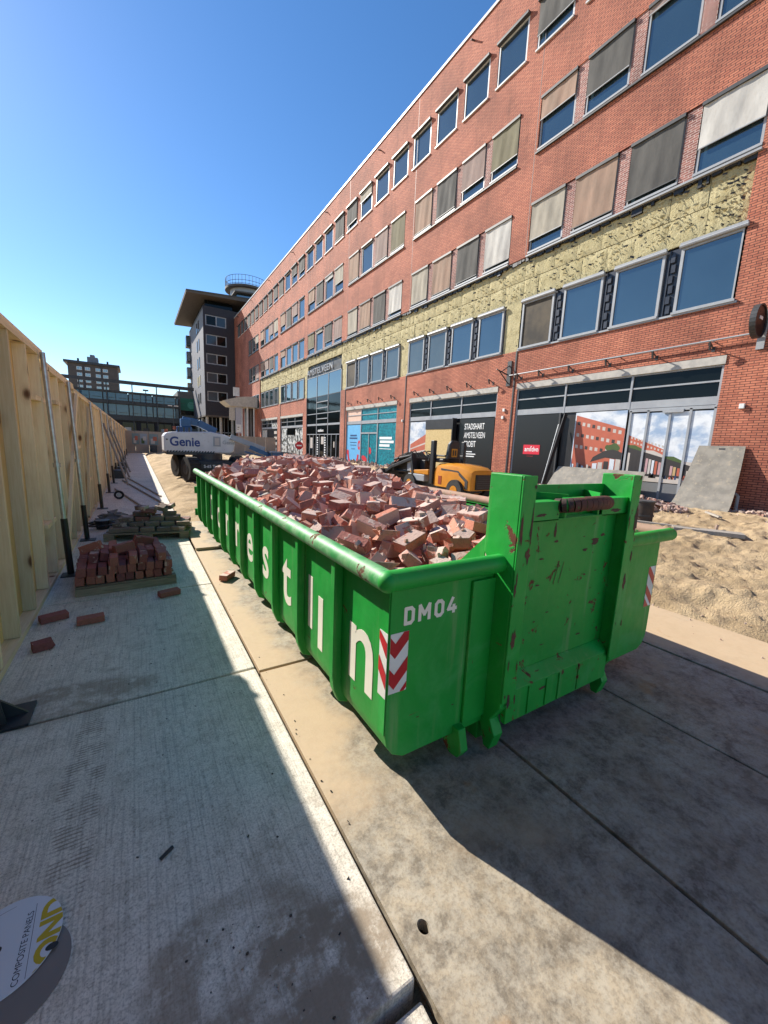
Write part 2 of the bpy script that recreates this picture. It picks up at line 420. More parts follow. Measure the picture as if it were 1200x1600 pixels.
REDP = plain('red_reflective', (.55,.02,.025), (.42,.012,.02), 6, .4)
GALV = plain('galvanised_steel', (.52,.53,.53), (.38,.39,.39), 14, .42, .75)
def brickpile_mat(name, reds, mortar_amt, bedamt=0):
    m, t, p = new_mat(name); g = G(t)
    at = g.n('ShaderNodeAttribute', attribute_name='rnd').outputs['Fac']
    r = g.math('FRACT', g.math('ADD', g.rand(), at))
    r2 = g.math('FRACT', g.math('MULTIPLY', r, 17.3)); r3 = g.math('FRACT', g.math('MULTIPLY', r, 41.7))
    ad = g.n('ShaderNodeVectorMath', operation='ADD'); g.set(ad.inputs[0], g.coord()); g.set(ad.inputs[1], g.math('MULTIPLY', r, 53))
    v = ad.outputs[0]
    n1 = g.noise(v, 9, 5, .6, .4); n2 = g.noise(v, 55, 4, .65)
    cr = g.n('ShaderNodeValToRGB'); g.set(cr.inputs[0], r2); cr.color_ramp.interpolation = 'LINEAR'
    els = cr.color_ramp.elements
    els[0].position = 0; els[0].color = reds[0]; els[1].position = 1; els[1].color = reds[-1]
    for i, c in enumerate(reds[1:-1]): e = els.new((i+1)/(len(reds)-1)); e.color = c
    col = g.mix(g.math('MULTIPLY', g.ramp(n2, .4, .75), .45), cr.outputs[0], (.5,.45,.42,1), 'MULTIPLY')
    bed = g.n('ShaderNodeAttribute', attribute_name='bed').outputs['Fac']
    thr = g.math('SUBTRACT', g.math('MULTIPLY_ADD', r3, -.2, mortar_amt), g.math('MULTIPLY', bed, bedamt))
    mo = g.ramp(g.math('SUBTRACT', g.math('MULTIPLY_ADD', n2, .1, n1), thr), 0, .06)
    col = g.mix(g.math('MULTIPLY', mo, .9), col, g.mix(g.math('MULTIPLY_ADD', r2, .6, g.math('MULTIPLY', n2, .5)), (.38,.25,.205,1), (.68,.54,.46,1)))
    g.set(p.inputs['Base Color'], col); p.inputs['Roughness'].default_value = .92
    g.bump(p, g.math('MULTIPLY_ADD', mo, .4, g.math('ADD', n2, n1)), .7, .008)
    return m
PILE = brickpile_mat('rubble_brick', [(.44,.145,.10,1), (.58,.22,.135,1), (.36,.13,.105,1), (.62,.3,.2,1), (.44,.22,.18,1), (.52,.18,.115,1)], .75, .25)
PAVER = brickpile_mat('red_paver', [(.3,.085,.065,1), (.22,.075,.07,1), (.42,.15,.10,1), (.3,.10,.085,1)], .79)
PAVERD = brickpile_mat('dark_paver', [(.24,.165,.125,1), (.29,.215,.16,1), (.19,.135,.11,1), (.28,.11,.085,1)], .76)
ORANGE = plain('orange_paint', (.62,.25,.02), (.54,.2,.015), 3, .35, dust=(.35,.22,.1), dust_amt=(.6,.85))
RUBBER = plain('rubber', (.013,.013,.014), (.03,.028,.025), 9, .8, bump=.3)
BLUE = plain('lift_blue', (.015,.10,.25), (.012,.075,.19), 3, .4)
BLUEW = plain('lift_navy', (.02,.05,.22), (.02,.05,.2), 3, .5)
LIFTW = plain('lift_white', (.66,.66,.66), (.56,.56,.56), 3, .4, dust=(.35,.3,.24), dust_amt=(.6,.8))
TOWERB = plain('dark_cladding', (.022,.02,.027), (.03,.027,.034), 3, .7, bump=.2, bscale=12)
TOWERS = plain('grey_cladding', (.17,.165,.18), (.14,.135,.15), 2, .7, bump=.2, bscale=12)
SOFFIT = plain('soffit', (.11,.092,.075), (.085,.07,.06), 2, .7)
WHITE = plain('white_board', (.75,.75,.73), (.66,.66,.64), 2, .6)
ROOFM = plain('roofing', (.09,.09,.09), (.07,.07,.07), 2, .9)

# ------------------------------------------------------------------ ground, path
def sand_z(x, y):
    z = np.full_like(x, 0.0)
    near = np.clip((x-4.78+.7*fbm(x*1.3, y*1.3, 4))/.35, 0, 1)
    far = np.clip((y-8.4)/1.2, 0, 1)*np.clip((x-.72)/.3, 0, 1)
    open_ = np.maximum(near, far)
    lump = .26*fbm(x*.55, y*.55, 4)+.16*fbm(x*2.6+9, y*2.6, 4)+.06*np.maximum(fbm(x*6.3+3, y*6.3, 2), 0)*2.2
    # wheel tracks running along the street with churned edges
    trk = np.sin((x+.25*np.sin(y*.6)+.6*fbm(x*.3, y*.3, 2))*2*np.pi/1.15)
    lump = lump+.035*trk-.09*np.maximum(.06-np.abs(fbm(x*1.9+5, y*1.3, 3)), 0)*8*.12+.05*np.abs(fbm(x*4.1, y*4.1, 3))*2
    ang = (x*.35+y*.94); rut = np.exp(-((ang-2.6)/.22)**2)+np.exp(-((ang-4.4)/.25)**2)
    cleat = np.sign(np.sin((x*.94-y*.35)*2*np.pi/.2+2*np.sin(ang*9)))*.5+.5
    lump = lump-rut*(.06-.05*cleat)*np.clip(1.4-np.abs(fbm(x*.8, y*.8, 2))*6, 0, 1)
    lump = lump+.075*np.clip(fbm(x*5.2+40, y*5.2, 3)-.02, 0, 1)*3+.03*fbm(x*11, y*11, 2)
    z = -.075+open_*(.085+lump)
    z = np.where(y > 11, z+.12*np.clip((y-11)/3, 0, 1)*np.clip((x-.9)/1.0, 0, 1), z)
    z = np.where(x < .72, -.12, z)
    fade = np.clip((17.0-x)/1.5, 0, 1)
    return np.where(x > 15.5, z*fade+.0*(1-fade), z)
xs = np.concatenate([np.array([-600,-300,-150,-80,-40,-20,-10,-5,-2.,.2,.6]), np.arange(.68, 4.4, .16), np.arange(4.4, 9.4, .036), np.arange(9.4, 17.6, .08), np.array([18,20,25,32,50,90,180,350,700.])])
ys = np.concatenate([np.array([-400,-200,-90,-40,-20,-10.,-6]), np.arange(-4, 0, .3), np.arange(0, 6.4, .04), np.arange(6.4, 9, .08), np.arange(9, 20, .11), np.arange(20, 52, .4), np.array([54,60,70,80,100,130,170,250,400,800,1500.])])
gx, gy = np.meshgrid(xs, ys, indexing='ij')
gz = sand_z(gx, gy)
nx, ny = gx.shape
me = bpy.data.meshes.new('ground')
idx = np.arange(nx*ny).reshape(nx, ny)
fc = np.stack([idx[:-1,:-1], idx[1:,:-1], idx[1:,1:], idx[:-1,1:]], -1).reshape(-1, 4)
me.vertices.add(nx*ny); me.vertices.foreach_set('co', np.stack([gx, gy, gz], -1).ravel())
me.loops.add(fc.size); me.loops.foreach_set('vertex_index', fc.ravel())
me.polygons.add(len(fc)); me.polygons.foreach_set('loop_start', np.arange(0, fc.size, 4)); me.polygons.foreach_set('loop_total', np.full(len(fc), 4))
me.polygons.foreach_set('use_smooth', np.ones(len(fc), bool))
me.materials.append(SAND); me.update(); me.validate()
tag(link('ground', me), None, None, kind='structure')

path = tag(link('path', None), None, None, kind='structure')
py = [-5.25, -3.25, -1.25, .72] + [2.75+2*i for i in range(0, 23)]
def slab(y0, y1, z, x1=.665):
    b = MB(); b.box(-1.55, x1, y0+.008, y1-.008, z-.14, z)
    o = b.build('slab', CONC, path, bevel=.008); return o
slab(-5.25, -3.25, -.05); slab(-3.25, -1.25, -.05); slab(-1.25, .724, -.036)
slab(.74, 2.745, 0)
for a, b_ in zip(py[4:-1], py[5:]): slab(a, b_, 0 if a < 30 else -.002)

def road_plate(x0, x1, y0, y1, z, label, tilt=0, holes=()):
    o = thing('road_plate', ((x0+x1)/2, (y0+y1)/2, z-.03), label, 'road plate', 'plates laid as a temporary road')
    b = MB()
    if holes:
        hx, hy, hr = holes[0]
        n = 16
        ring = [(hx+hr*math.cos(2*math.pi*i/n), hy+hr*1.25*math.sin(2*math.pi*i/n)) for i in range(n)]
        # square frame round the hole, then boxes round the square
        q = .09
        sq = []
        for i in range(n):
            t = 2*math.pi*i/n; c, s_ = math.cos(t), math.sin(t); k = q/max(abs(c), abs(s_)); sq.append((hx+c*k, hy+s_*k))
        for i in range(n):
            j = (i+1) % n
            b.quad((ring[i][0],ring[i][1],z), (sq[i][0],sq[i][1],z), (sq[j][0],sq[j][1],z), (ring[j][0],ring[j][1],z))
            b.quad((ring[i][0],ring[i][1],z), (ring[j][0],ring[j][1],z), (ring[j][0],ring[j][1],z-.05), (ring[i][0],ring[i][1],z-.05))
        xa = [x0, hx-q, hx+q, x1]; ya = [y0, hy-q, hy+q, y1]
        for i in range(3):
            for j in range(3):
                if i == 1 and j == 1: continue
                if xa[i+1]-xa[i] < 1e-4: continue
                b.quad((xa[i],ya[j],z), (xa[i+1],ya[j],z), (xa[i+1],ya[j+1],z), (xa[i],ya[j+1],z))
        for p, q_ in (((x0,y0),(x1,y0)), ((x1,y0),(x1,y1)), ((x1,y1),(x0,y1)), ((x0,y1),(x0,y0))):
            b.quad((p[0],p[1],z-.05), (q_[0],q_[1],z-.05), (q_[0],q_[1],z), (p[0],p[1],z))
        b.build('plate', PLATE, o, fix=False)
    else:
        b.box(x0, x1, y0, y1, z-.04, z); b.build('plate', PLATE, o, bevel=.004)
    return o
road_plate(.688, 1.715, -3.0, 2.685, -.012, 'sandy road plate with a lifting hole, nearest along the concrete path', holes=((.775, .85, .02),))
road_plate(.688, 1.715, 2.71, 6.36, -.008, 'dusty tan road plate between the path and the middle of the skip')
road_plate(.688, 1.75, 6.33, 8.5, .034, 'raised road plate beside the far pallet, its edge casting a dark line')
road_plate(1.735, 2.785, -3.2, 2.9, -.009, 'dark mottled road plate in shadow before the hook end of the skip')
road_plate(1.735, 2.785, 2.92, 8.4, -.012, 'road plate hidden for the most part under the skip')
road_plate(2.81, 3.86, -3.2, 2.9, -.014, 'dark road plate with a rust stain right of the hook end')
road_plate(2.81, 3.86, 2.92, 8.4, -.012, 'road plate under the right side of the skip')
road_plate(3.885, 4.95, -3.2, 3.1, -.01, 'outermost road plate half covered in sand by the churned ground')
road_plate(3.885, 4.95, 3.12, 8.4, -.014, 'sand covered road plate along the right side of the skip')
# ------------------------------------------------------------------ office building with the brick facade
XB = 17.3; PITCH = 10.15; Y0 = 5.95
bld = thing('office_building', (XB, 0, 0), 'long five storey red brick office building with rows of windows and bare yellow insulation', 'building')
WW, WG = 1.84, .515                                  # window width, pier between
def wy(k, i): return Y0+PITCH*k+i*(WW+WG)            # near jamb of window i in bay k
BAYS = range(-1, 7)
def nwin(k): return 3 if k == 6 else 4
shops = {0: (5.9, 14.72), 1: (16.05, 24.5), 2: (26.2, 34.95), 3: (36.3, 45.6), 4: (46.75, 55.5), 5: (57.0, 65.5)}
holes = []
for k in BAYS:
    a, b_ = wy(k, 0)-.03, wy(k, nwin(k)-1)+WW+.03
    holes += [(a, b_, 11.5, 13.92), (a, b_, 16.12, 18.5)]
    if k == 6: holes.append((a, b_, 7.0, 9.3))
holes.append((6.0, 66.35, 6.95, 11.5))
for k, (a, b_) in shops.items(): holes.append((a, b_, -.3, 9.1 if k == 3 else 5.27))
top = [13.52+2.5375*i for i in range(-8, 28)]
top = [y for y in top if y < 82]
for y in top: holes.append((y, y+1.95, 20.68, 22.76))
def facade(y0, y1, z0, z1, holes, x, depth, mb):
    ysn = sorted({round(v, 3) for v in [y0, y1]+[h[i] for h in holes for i in (0, 1)] if y0 <= v <= y1})
    zsn = sorted({round(v, 3) for v in [z0, z1]+[h[i] for h in holes for i in (2, 3)] if z0 <= v <= z1})
    ny, nz = len(ysn)-1, len(zsn)-1
    solid = [[not any(h[0]-1e-3 <= (ysn[i]+ysn[i+1])/2 <= h[1]+1e-3 and h[2]-1e-3 <= (zsn[j]+zsn[j+1])/2 <= h[3]+1e-3 for h in holes) for j in range(nz)] for i in range(ny)]
    for i in range(ny):
        j = 0
        while j < nz:
            if solid[i][j]:
                j2 = j
                while j2+1 < nz and solid[i][j2+1]: j2 += 1
                mb.quad((x,ysn[i+1],zsn[j]), (x,ysn[i],zsn[j]), (x,ysn[i],zsn[j2+1]), (x,ysn[i+1],zsn[j2+1])); j = j2+1
            else: j += 1
        for j in range(nz):
            if not solid[i][j]:
                ya, yb, za, zb = ysn[i], ysn[i+1], zsn[j], zsn[j+1]; X2 = x+depth
                if i > 0 and solid[i-1][j]: mb.quad((x,ya,za), (X2,ya,za), (X2,ya,zb), (x,ya,zb))
                if i < ny-1 and solid[i+1][j]: mb.quad((x,yb,za), (x,yb,zb), (X2,yb,zb), (X2,yb,za))
                if j > 0 and solid[i][j-1]: mb.quad((x,ya,za), (x,yb,za), (X2,yb,za), (X2,ya,za))
                if j < nz-1 and solid[i][j+1]: mb.quad((x,ya,zb), (X2,ya,zb), (X2,yb,zb), (x,yb,zb))
mb = MB(); facade(-10, 84.6, -.3, 24.9, holes, XB, .3, mb)
mb.build('wall', BRICK, bld, fix=False)
b = MB(); b.box(XB+.31, 32, -10, 84.55, -.3, 24.6); b.build('inner_walls', DARK, bld)
b = MB(); b.box(XB-.03, 32.2, -10.1, 84.5, 24.9, 25.02); b.build('roof', ROOFM, bld)
b = MB(); b.box(XB-.06, XB+.02, -10.1, 84.5, 24.9, 25.06); b.build('roof_trim', FRAMEW, bld)
for k in range(0, 8):
    y = 4.85+PITCH*k
    MB().box(XB-.003, XB+.02, y-.012, y+.012, 11.6 if k < 7 else 0, 24.88).build('expansion_joint', DARK, bld)
for k in range(1, 7): MB().box(XB-.035, XB+.01, 4.85+PITCH*k-.09, 4.85+PITCH*k+.0, .0, 6.95).build('downpipe', DARK, bld)
for y in [4.85+PITCH*k+5 for k in range(0, 8)]:
    q = MB(); q.cyl((XB-.28, y, 24.35), (XB+.02, y, 24.42), .045, 8); q.build('roof_spout', DARK, bld)

# windows ---------------------------------------------------------
def frame_mesh(w_, h_, f=.075, d=.09, mat=FRAME, sill=True):
    b = MB()
    b.box(0, d, 0, w_, 0, f).box(0, d, 0, w_, h_-f, h_).box(0, d, 0, f, f, h_-f).box(0, d, w_-f, w_, f, h_-f)
    if sill: b.box(-.1, 0, -.02, w_+.02, -.03, .05)
    return b.mesh('window_frame', mat)
def pane_mesh(w_, h_, f=.075, mat=GLASS):
    return MB().box(.045, .06, f, w_-f, f, h_-f).mesh('window_pane', mat)
HU = 2.16
FM_U = frame_mesh(WW, HU); PM_U = pane_mesh(WW, HU)
FM_T = frame_mesh(1.93, 2.02, .09, .1, FRAMEW); PM_T = pane_mesh(1.93, 2.02, .09)
HL = 2.28
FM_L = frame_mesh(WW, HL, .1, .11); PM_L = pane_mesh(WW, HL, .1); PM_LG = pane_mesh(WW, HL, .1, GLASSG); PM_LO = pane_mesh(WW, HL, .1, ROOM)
PM_LR = pane_mesh(WW, HL, .1, GLASSR); PM_UR = pane_mesh(WW, HU, .075, GLASSR)
HOOD = MB().box(-.14, .03, -.01, WW+.01, HU-.02, HU+.1).mesh('screen_cassette', DARK)
HOODT = MB().box(-.2, .0, -.03, 1.96, 1.98, 2.1).mesh('screen_cassette', DARK)
def screen(win, M, w_, h_, drop, key, seed, f=.02):
    L = h_*drop; r2 = random.Random(seed); ph = r2.random()*6; am = .012+.02*r2.random(); sk = r2.uniform(-2, 2)
    def fn(u, v):
        y = f+u*(w_-2*f); z = h_-v*L
        x = -.075-am*(math.sin(u*9+ph+sk*v)+.6*math.sin(u*21+ph*2-v*3))*(.25+.75*v)*(1-.5*v*v)
        return (x, y, z)
    m = MB(); m.grid(fn, 16, 8)
    me = m.mesh('sun_screen', CLOTH[key], smooth=True, fix=False)
    o = link('sun_screen', me, win, M)
    q = MB().box(-.095, -.06, .02, w_-.02, h_-L-.035, h_-L); link('screen_bar', q.mesh('screen_bar', FRAME if drop < .9 else DARK), win, M)
    return o
UP = {  # (bay, floor): per window from the near end (key, drop)
 (0,3): [None, ('p',.1), ('d',.66), ('t',.42)], (0,2): [('w',.62), ('d',.9), ('t',.92), ('b',.74)],
 (1,3): [('o',.76), ('p',.7), ('d',.92), ('t',.93)], (1,2): [('w',.9), ('d',.92), ('t',.93), ('b',.92)],
 (2,3): [('o',.93), ('p',.92), None, ('t',.93)], (2,2): [('w',.86), ('d',.93), ('t',.92), ('b',.9)],
 (3,3): [('b',.62), ('w',.16), ('d',.86), ('t',.58)], (3,2): [('p',.82), ('d',.76), ('b',.14), ('o',.7)],
 (4,3): [None, ('p',.6), ('d',.95), ('t',.66)], (4,2): [None, None, None, ('t',.35)],
 (5,3): [('b',.72), ('p',.66), None, ('t',.6)], (5,2): [None, ('d',.7), ('p',.6), ('t',.6)],
 (6,3): [('b',.5), ('d',.7), ('d',.9)], (6,2): [('p',.9), ('d',.6), ('d',.8)],
 (-1,3): [('w',.4), ('d',.8), None, ('t',.6)], (-1,2): [('d',.7), ('b',.9), ('w',.5), ('d',.9)]}
sd = 0
for k in BAYS:
    for fl, z in ((2, 11.64), (3, 16.24)):
        for i in range(nwin(k)):
            M = Matrix.Translation((XB+.07, wy(k, i), z)); sd += 1
            wn = link('window', FM_U, bld, M)
            link('pane', PM_U if k < 4 else PM_UR, wn, M)
            link('screen_cassette', HOOD, wn, M)
            sp_ = UP[(k, fl)][i]
            if sp_: screen(wn, M, WW, HU, sp_[1], sp_[0], sd)
        # brick piers of paler joints between the windows, sill ledge
        for i in range(nwin(k)-1):
            y = wy(k, i)+WW
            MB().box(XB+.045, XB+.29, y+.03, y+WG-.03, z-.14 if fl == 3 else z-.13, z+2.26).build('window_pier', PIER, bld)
        MB().box(XB-.1, XB+.2, wy(k, 0)-.05, wy(k, nwin(k)-1)+WW+.05, z-.19, z-.12).build('sill_ledge', DARK if fl == 3 else FRAME, bld)
TOPS = {0: ('d',.7), 7: ('b',.35), 8: ('d',.75), 9: ('d',.9), 13: ('d',.7), 14: ('d',.5), 16: ('d',.95), 17: ('d',.75)}
for i in range(18, 28): TOPS[i] = ('d', .9 if i % 3 else .8)
for n_, y in enumerate(top):
    M = Matrix.Translation((XB+.02, y+.01, 20.71)); sd += 1
    wn = link('window', FM_T, bld, M); link('pane', PM_T, wn, M); link('screen_cassette', HOODT, wn, M)
    sp_ = TOPS.get(n_-8)
    if sp_: screen(wn, M, 1.93, 2.0, sp_[1], sp_[0], sd)
# first floor strip
low_panes = {0: [PM_L, PM_L, PM_L, PM_LO], 1: [PM_L, PM_L, PM_LG, PM_LG], 2: [PM_LG, PM_LG, PM_LG, PM_LO],
             4: [PM_LR]*4, 5: [PM_LR]*4, 6: [PM_LR]*3}
for k, ps in low_panes.items():
    for i, pm in enumerate(ps):
        M = Matrix.Translation((XB+.0, wy(k, i), 7.02))
        wn = link('window', FM_L, bld, M); link('pane', pm, wn, M)
        if k < 3:
            q = MB().cyl((XB-.05, wy(k, i)-.05, 9.33), (XB-.05, wy(k, i)+WW+.05, 9.33), .065, 8)
            q.box(XB-.1, XB+.02, wy(k, i)-.03, wy(k, i)+WW+.03, 9.37, 9.44)
            q.build('roller_tube', FRAME, wn, smooth=True)
    a, b_ = wy(k, 0)-.08, wy(k, len(ps)-1)+WW+.08
    if k < 6:
        q = MB().box(XB+.11, XB+.28, a, b_, 6.96, 9.36); q.build('membrane_panel', MEMB, bld)
        for i in range(3):
            y = wy(k, i)+WW+WG/2
            v = MB()
            for j in range(6): v.box(XB+.02, XB+.1, y-.12+.05*(j % 2), y+.02+.05*(j % 2), 7.1+j*.36, 7.1+j*.36+.27)
            v.box(XB+.05, XB+.1, y+.1, y+.14, 7.0, 9.35)
            v.build('exposed_block', MEMB, bld)
        MB().box(XB-.06, XB+.05, a, b_, 6.93, 7.0).build('sill_ledge', FRAME, bld)
# mineral wool boards, every board a piece
zr = [(9.46, 10.08), (10.10, 10.74), (10.76, 11.42)]
for k in range(0, 6):
    a, b_ = (6.02 if k == 0 else 4.85+PITCH*k), (66.3 if k == 5 else 4.85+PITCH*(k+1))
    for (za, zb) in [(9.46, 10.44), (10.46, 11.42)]:
        y = a
        while y < b_-.05:
            y2 = min(y+rnd.uniform(1.1, 1.3), b_)
            if b_-y2 < .3: y2 = b_
            jx = rnd.uniform(0, .025)
            if not (k == 3 and za < 10 and 36.3 < y < 45.6):
                m = MB()
                x0 = XB+.11+jx
                def fn(u, v, y=y, y2=y2, za=za, zb=zb, x0=x0):
                    Y = y+.006+u*(y2-y-.012); Z = za+.005+v*(zb-za-.01)
                    e = min(u, 1-u, v, 1-v)
                    return (x0-.05*float(fbm(np.array(Y*2.3), np.array(Z*2.3), 3))+(.02 if e < .01 else 0), Y, Z)
                m.grid(fn, 6, 5)
                m.box(x0+.06, x0+.1, y+.006, y2-.006, za, zb)
                m.build('insulation_board', WOOL, bld, smooth=False, fix=False)
            y = y2
    if k:                                             # column of wool between the window strips
        MB().grid(lambda u, v, k=k: (XB+.1-.05*float(fbm(np.array(u*3+k*7), np.array(v*9), 3)), 4.85+PITCH*k+.02+u*1.0, 6.97+v*2.5), 5, 12).build('insulation_board', WOOL, bld, fix=False)
# torn flaps and ties left on the wool (nobody could count them)
fl = MB()
for i in range(900):
    y = 6.1+60*rnd.random()**1.6; z = rnd.uniform(9.55, 11.35)
    if 36 < y < 46 and z < 10: continue
    s_ = rnd.uniform(.02, .07)
    fl.m = rnd.choice([0, 0, 1])
    a = rnd.uniform(-1, 1)
    fl.quad((XB+.09, y, z), (XB+.02, y+s_*2, z+s_*a), (XB+.0, y+s_*2.2, z-s_+s_*a), (XB+.09, y+.02, z-s_*1.2))
o = fl.build('torn_flaps', [WOOL, DARK], bld, fix=False); o['kind'] = 'stuff'
# ragged black strip standing in for the shade under the second floor sills
rg = MB()
for k in range(0, 6):
    y = (6.0 if k == 0 else 4.9+PITCH*k)
    while y < (66 if k == 5 else 4.85+PITCH*(k+1)):
        l_ = rnd.uniform(.08, .5); rg.box(XB+.02, XB+.14, y, y+l_*.8, 11.42-rnd.uniform(.01, .16)*(1 if rnd.random() < .75 else 1.8), 11.46); y += l_
o = rg.build('sill_shade_strip', BLACK, bld); o['kind'] = 'stuff'

# shop fronts -----------------------------------------------------
PT = {}
def pc(name, rgb, rough=.5):
    if name not in PT: PT[name] = plain(name, srgb(*rgb), tuple(x*.9 for x in srgb(*rgb)[:3]), 4, rough)
    return PT[name]
def shop_frame(k, cols, zt=(3.92, 4.96), door_z=3.62, mat=FRAME, panes=None):
    a, b_ = shops[k]
    MB().box(XB-.03, XB+.2, a-.02, b_+.02, 4.98, 5.26).build('lintel', STONE, bld)
    b = MB(); X0, X1 = XB+.06, XB+.16
    b.box(X0, X1, a, b_, zt[0]-.28, zt[0]).box(X0, X1, a, b_, zt[1]-.04, zt[1]+.06)
    b.box(X0+.01, X1-.01, a, b_, (zt[0]+zt[1])/2-.03, (zt[0]+zt[1])/2+.03)
    for y in [a]+cols+[b_-.08]: b.box(X0-.01, X1, y, y+.08, door_z, zt[1]+.02)
    b.box(X0-.005, X1, a, a+.1, -.1, door_z).box(X0-.005, X1, b_-.1, b_, -.1, door_z)
    o = b.build('shop_front', mat, bld)
    e = [a]+cols+[b_]
    zm = (zt[0]+zt[1])/2
    for i in range(len(e)-1):
        for j, (z0, z1) in enumerate(((zt[0], zm-.03), (zm+.03, zt[1]-.04))):
            m = panes[j][i] if panes else GLASSD
            MB().box(XB+.11, XB+.125, e[i]+.08, e[i+1], z0, z1).build('transom_pane', m, o)
    MB().box(XB+.2, XB+.29, a, b_, -.1, 5.0).build('back_panel', BLACK, o)
    return o
def panel(parent, name, y0, y1, z0, z1, m, x=XB+.09, d=.03):
    return MB().box(x, x+d, y0, y1, z0, z1).build(name, m, parent)
def flat(parent, name, poly, m, x):                   # printed shape on a panel facing the street, thin sheet
    q = MB(); q.quad(*[(x, y, z) for y, z in poly]); return q.build(name, m, parent, fix=False)
TXT = ((0, -1, 0), (0, 0, 1))
BLK = pc('poster_black', (14, 14, 15), .35); RED = pc('poster_red', (214, 28, 56)); SKYP = pc('print_sky', (150, 170, 195)); CLOUD = pc('print_cloud', (216, 220, 224))
BRP = pc('print_brick', (186, 96, 70)); GRNP = pc('print_leaf', (70, 90, 40)); DKP = pc('print_dark', (52, 46, 44)); NVP = pc('print_navy', (44, 60, 96)); PALEP = pc('print_pale', (196, 186, 176)); LTW = pc('lettering_white', (240, 240, 238))

# bay A: black hoarding, printed street view, sliding doors
fA = shop_frame(0, [8.87, 11.84])
panel(fA, 'hoarding_panel', 12.0, 14.55, -.05, 3.6, BLK, XB-.02, .06)
panel(fA, 'hoarding_edge', 11.94, 12.02, -.05, 3.62, DARK, XB-.04, .1)
p_ = panel(fA, 'logo_plate', 12.92, 13.92, 1.62, 2.1, RED, XB-.035, .012)
text('lettering', 'am\u017ftlvn', .34, (XB-.038, 13.83, 1.77), *TXT, LTW, fA, .004, sx=.84)
text('lettering', 'w i n k e l', .09, (XB-.024, 13.66, 1.5), *TXT, RED, fA)
def cloud_print():
    m, t, p = new_mat('print_clouds'); g = G(t); v = g.coord()
    n = g.noise(g.coord('Object', scale=(1, 1, 1.7)), .95, 6, .62, .3)
    col = g.mix(g.ramp(n, .36, .6), (.30,.40,.55,1), (.72,.74,.76,1)); col = g.mix(g.ramp(g.noise(v, 2.3, 5), .5, .75), col, (.5,.53,.58,1))
    g.set(p.inputs['Base Color'], col); p.inputs['Roughness'].default_value = .3; return m
CLOUDS = cloud_print()
def street_print(par, y0, y1, z0, z1, x, full):
    """printed street scene: sky, clouds, brick block with windows, low pavilion"""
    panel(par, 'print_panel', y0, y1, z0, z1, CLOUDS, x, .03)
    return x-.004
xx = street_print(fA, 8.92, 11.2, .0, 3.6, XB+.04, True)
flat(fA, 'printed_block', [(8.92, .6), (8.92, 2.85), (11.15, 3.48), (11.15, .6)], BRP, xx)
for j in range(3):
    for i in range(9):
        y = 9.05+i*.235; z = 1.75+j*.42+(y-8.92)*(.12+.05*j)
        flat(fA, 'printed_window', [(y, z), (y, z+.15), (y+.13, z+.17), (y+.13, z+.02)], PALEP if (i*2+j) % 3 else DKP, xx-.002)
flat(fA, 'printed_pavilion', [(8.92, 1.55), (8.92, 1.85), (9.3, 1.98), (9.7, 1.9), (10.15, 1.62), (10.25, 1.4), (9.6, 1.62)], DKP, xx-.004)
for i in range(5): flat(fA, 'printed_shop', [(8.94+i*.25, .35), (8.94+i*.25, 1.56-.05*i*(i > 1)), (9.14+i*.25, 1.58-.06*i*(i > 1)), (9.14+i*.25, .35)], [PALEP, CLOUD, DKP][i % 3], xx-.006)
for i in range(8): flat(fA, 'printed_shop', [(10.2+i*.12, .5+.05*(i % 2)), (10.2+i*.12, 1.2+.06*(i % 3)), (10.29+i*.12, 1.22+.06*(i % 3)), (10.29+i*.12, .5)], [DKP, PALEP, BRP, CLOUD][i % 4], xx-.006)
flat(fA, 'printed_tree', [(9.35+.32*math.cos(t), 2.05+.17*math.sin(t)*(1+.3*math.sin(4*t))) for t in [i*.35 for i in range(18)]], GRNP, xx-.003)
flat(fA, 'printed_ground', [(8.92, 0), (8.92, .35), (11.15, .6), (11.15, 0)], PALEP, xx-.007)
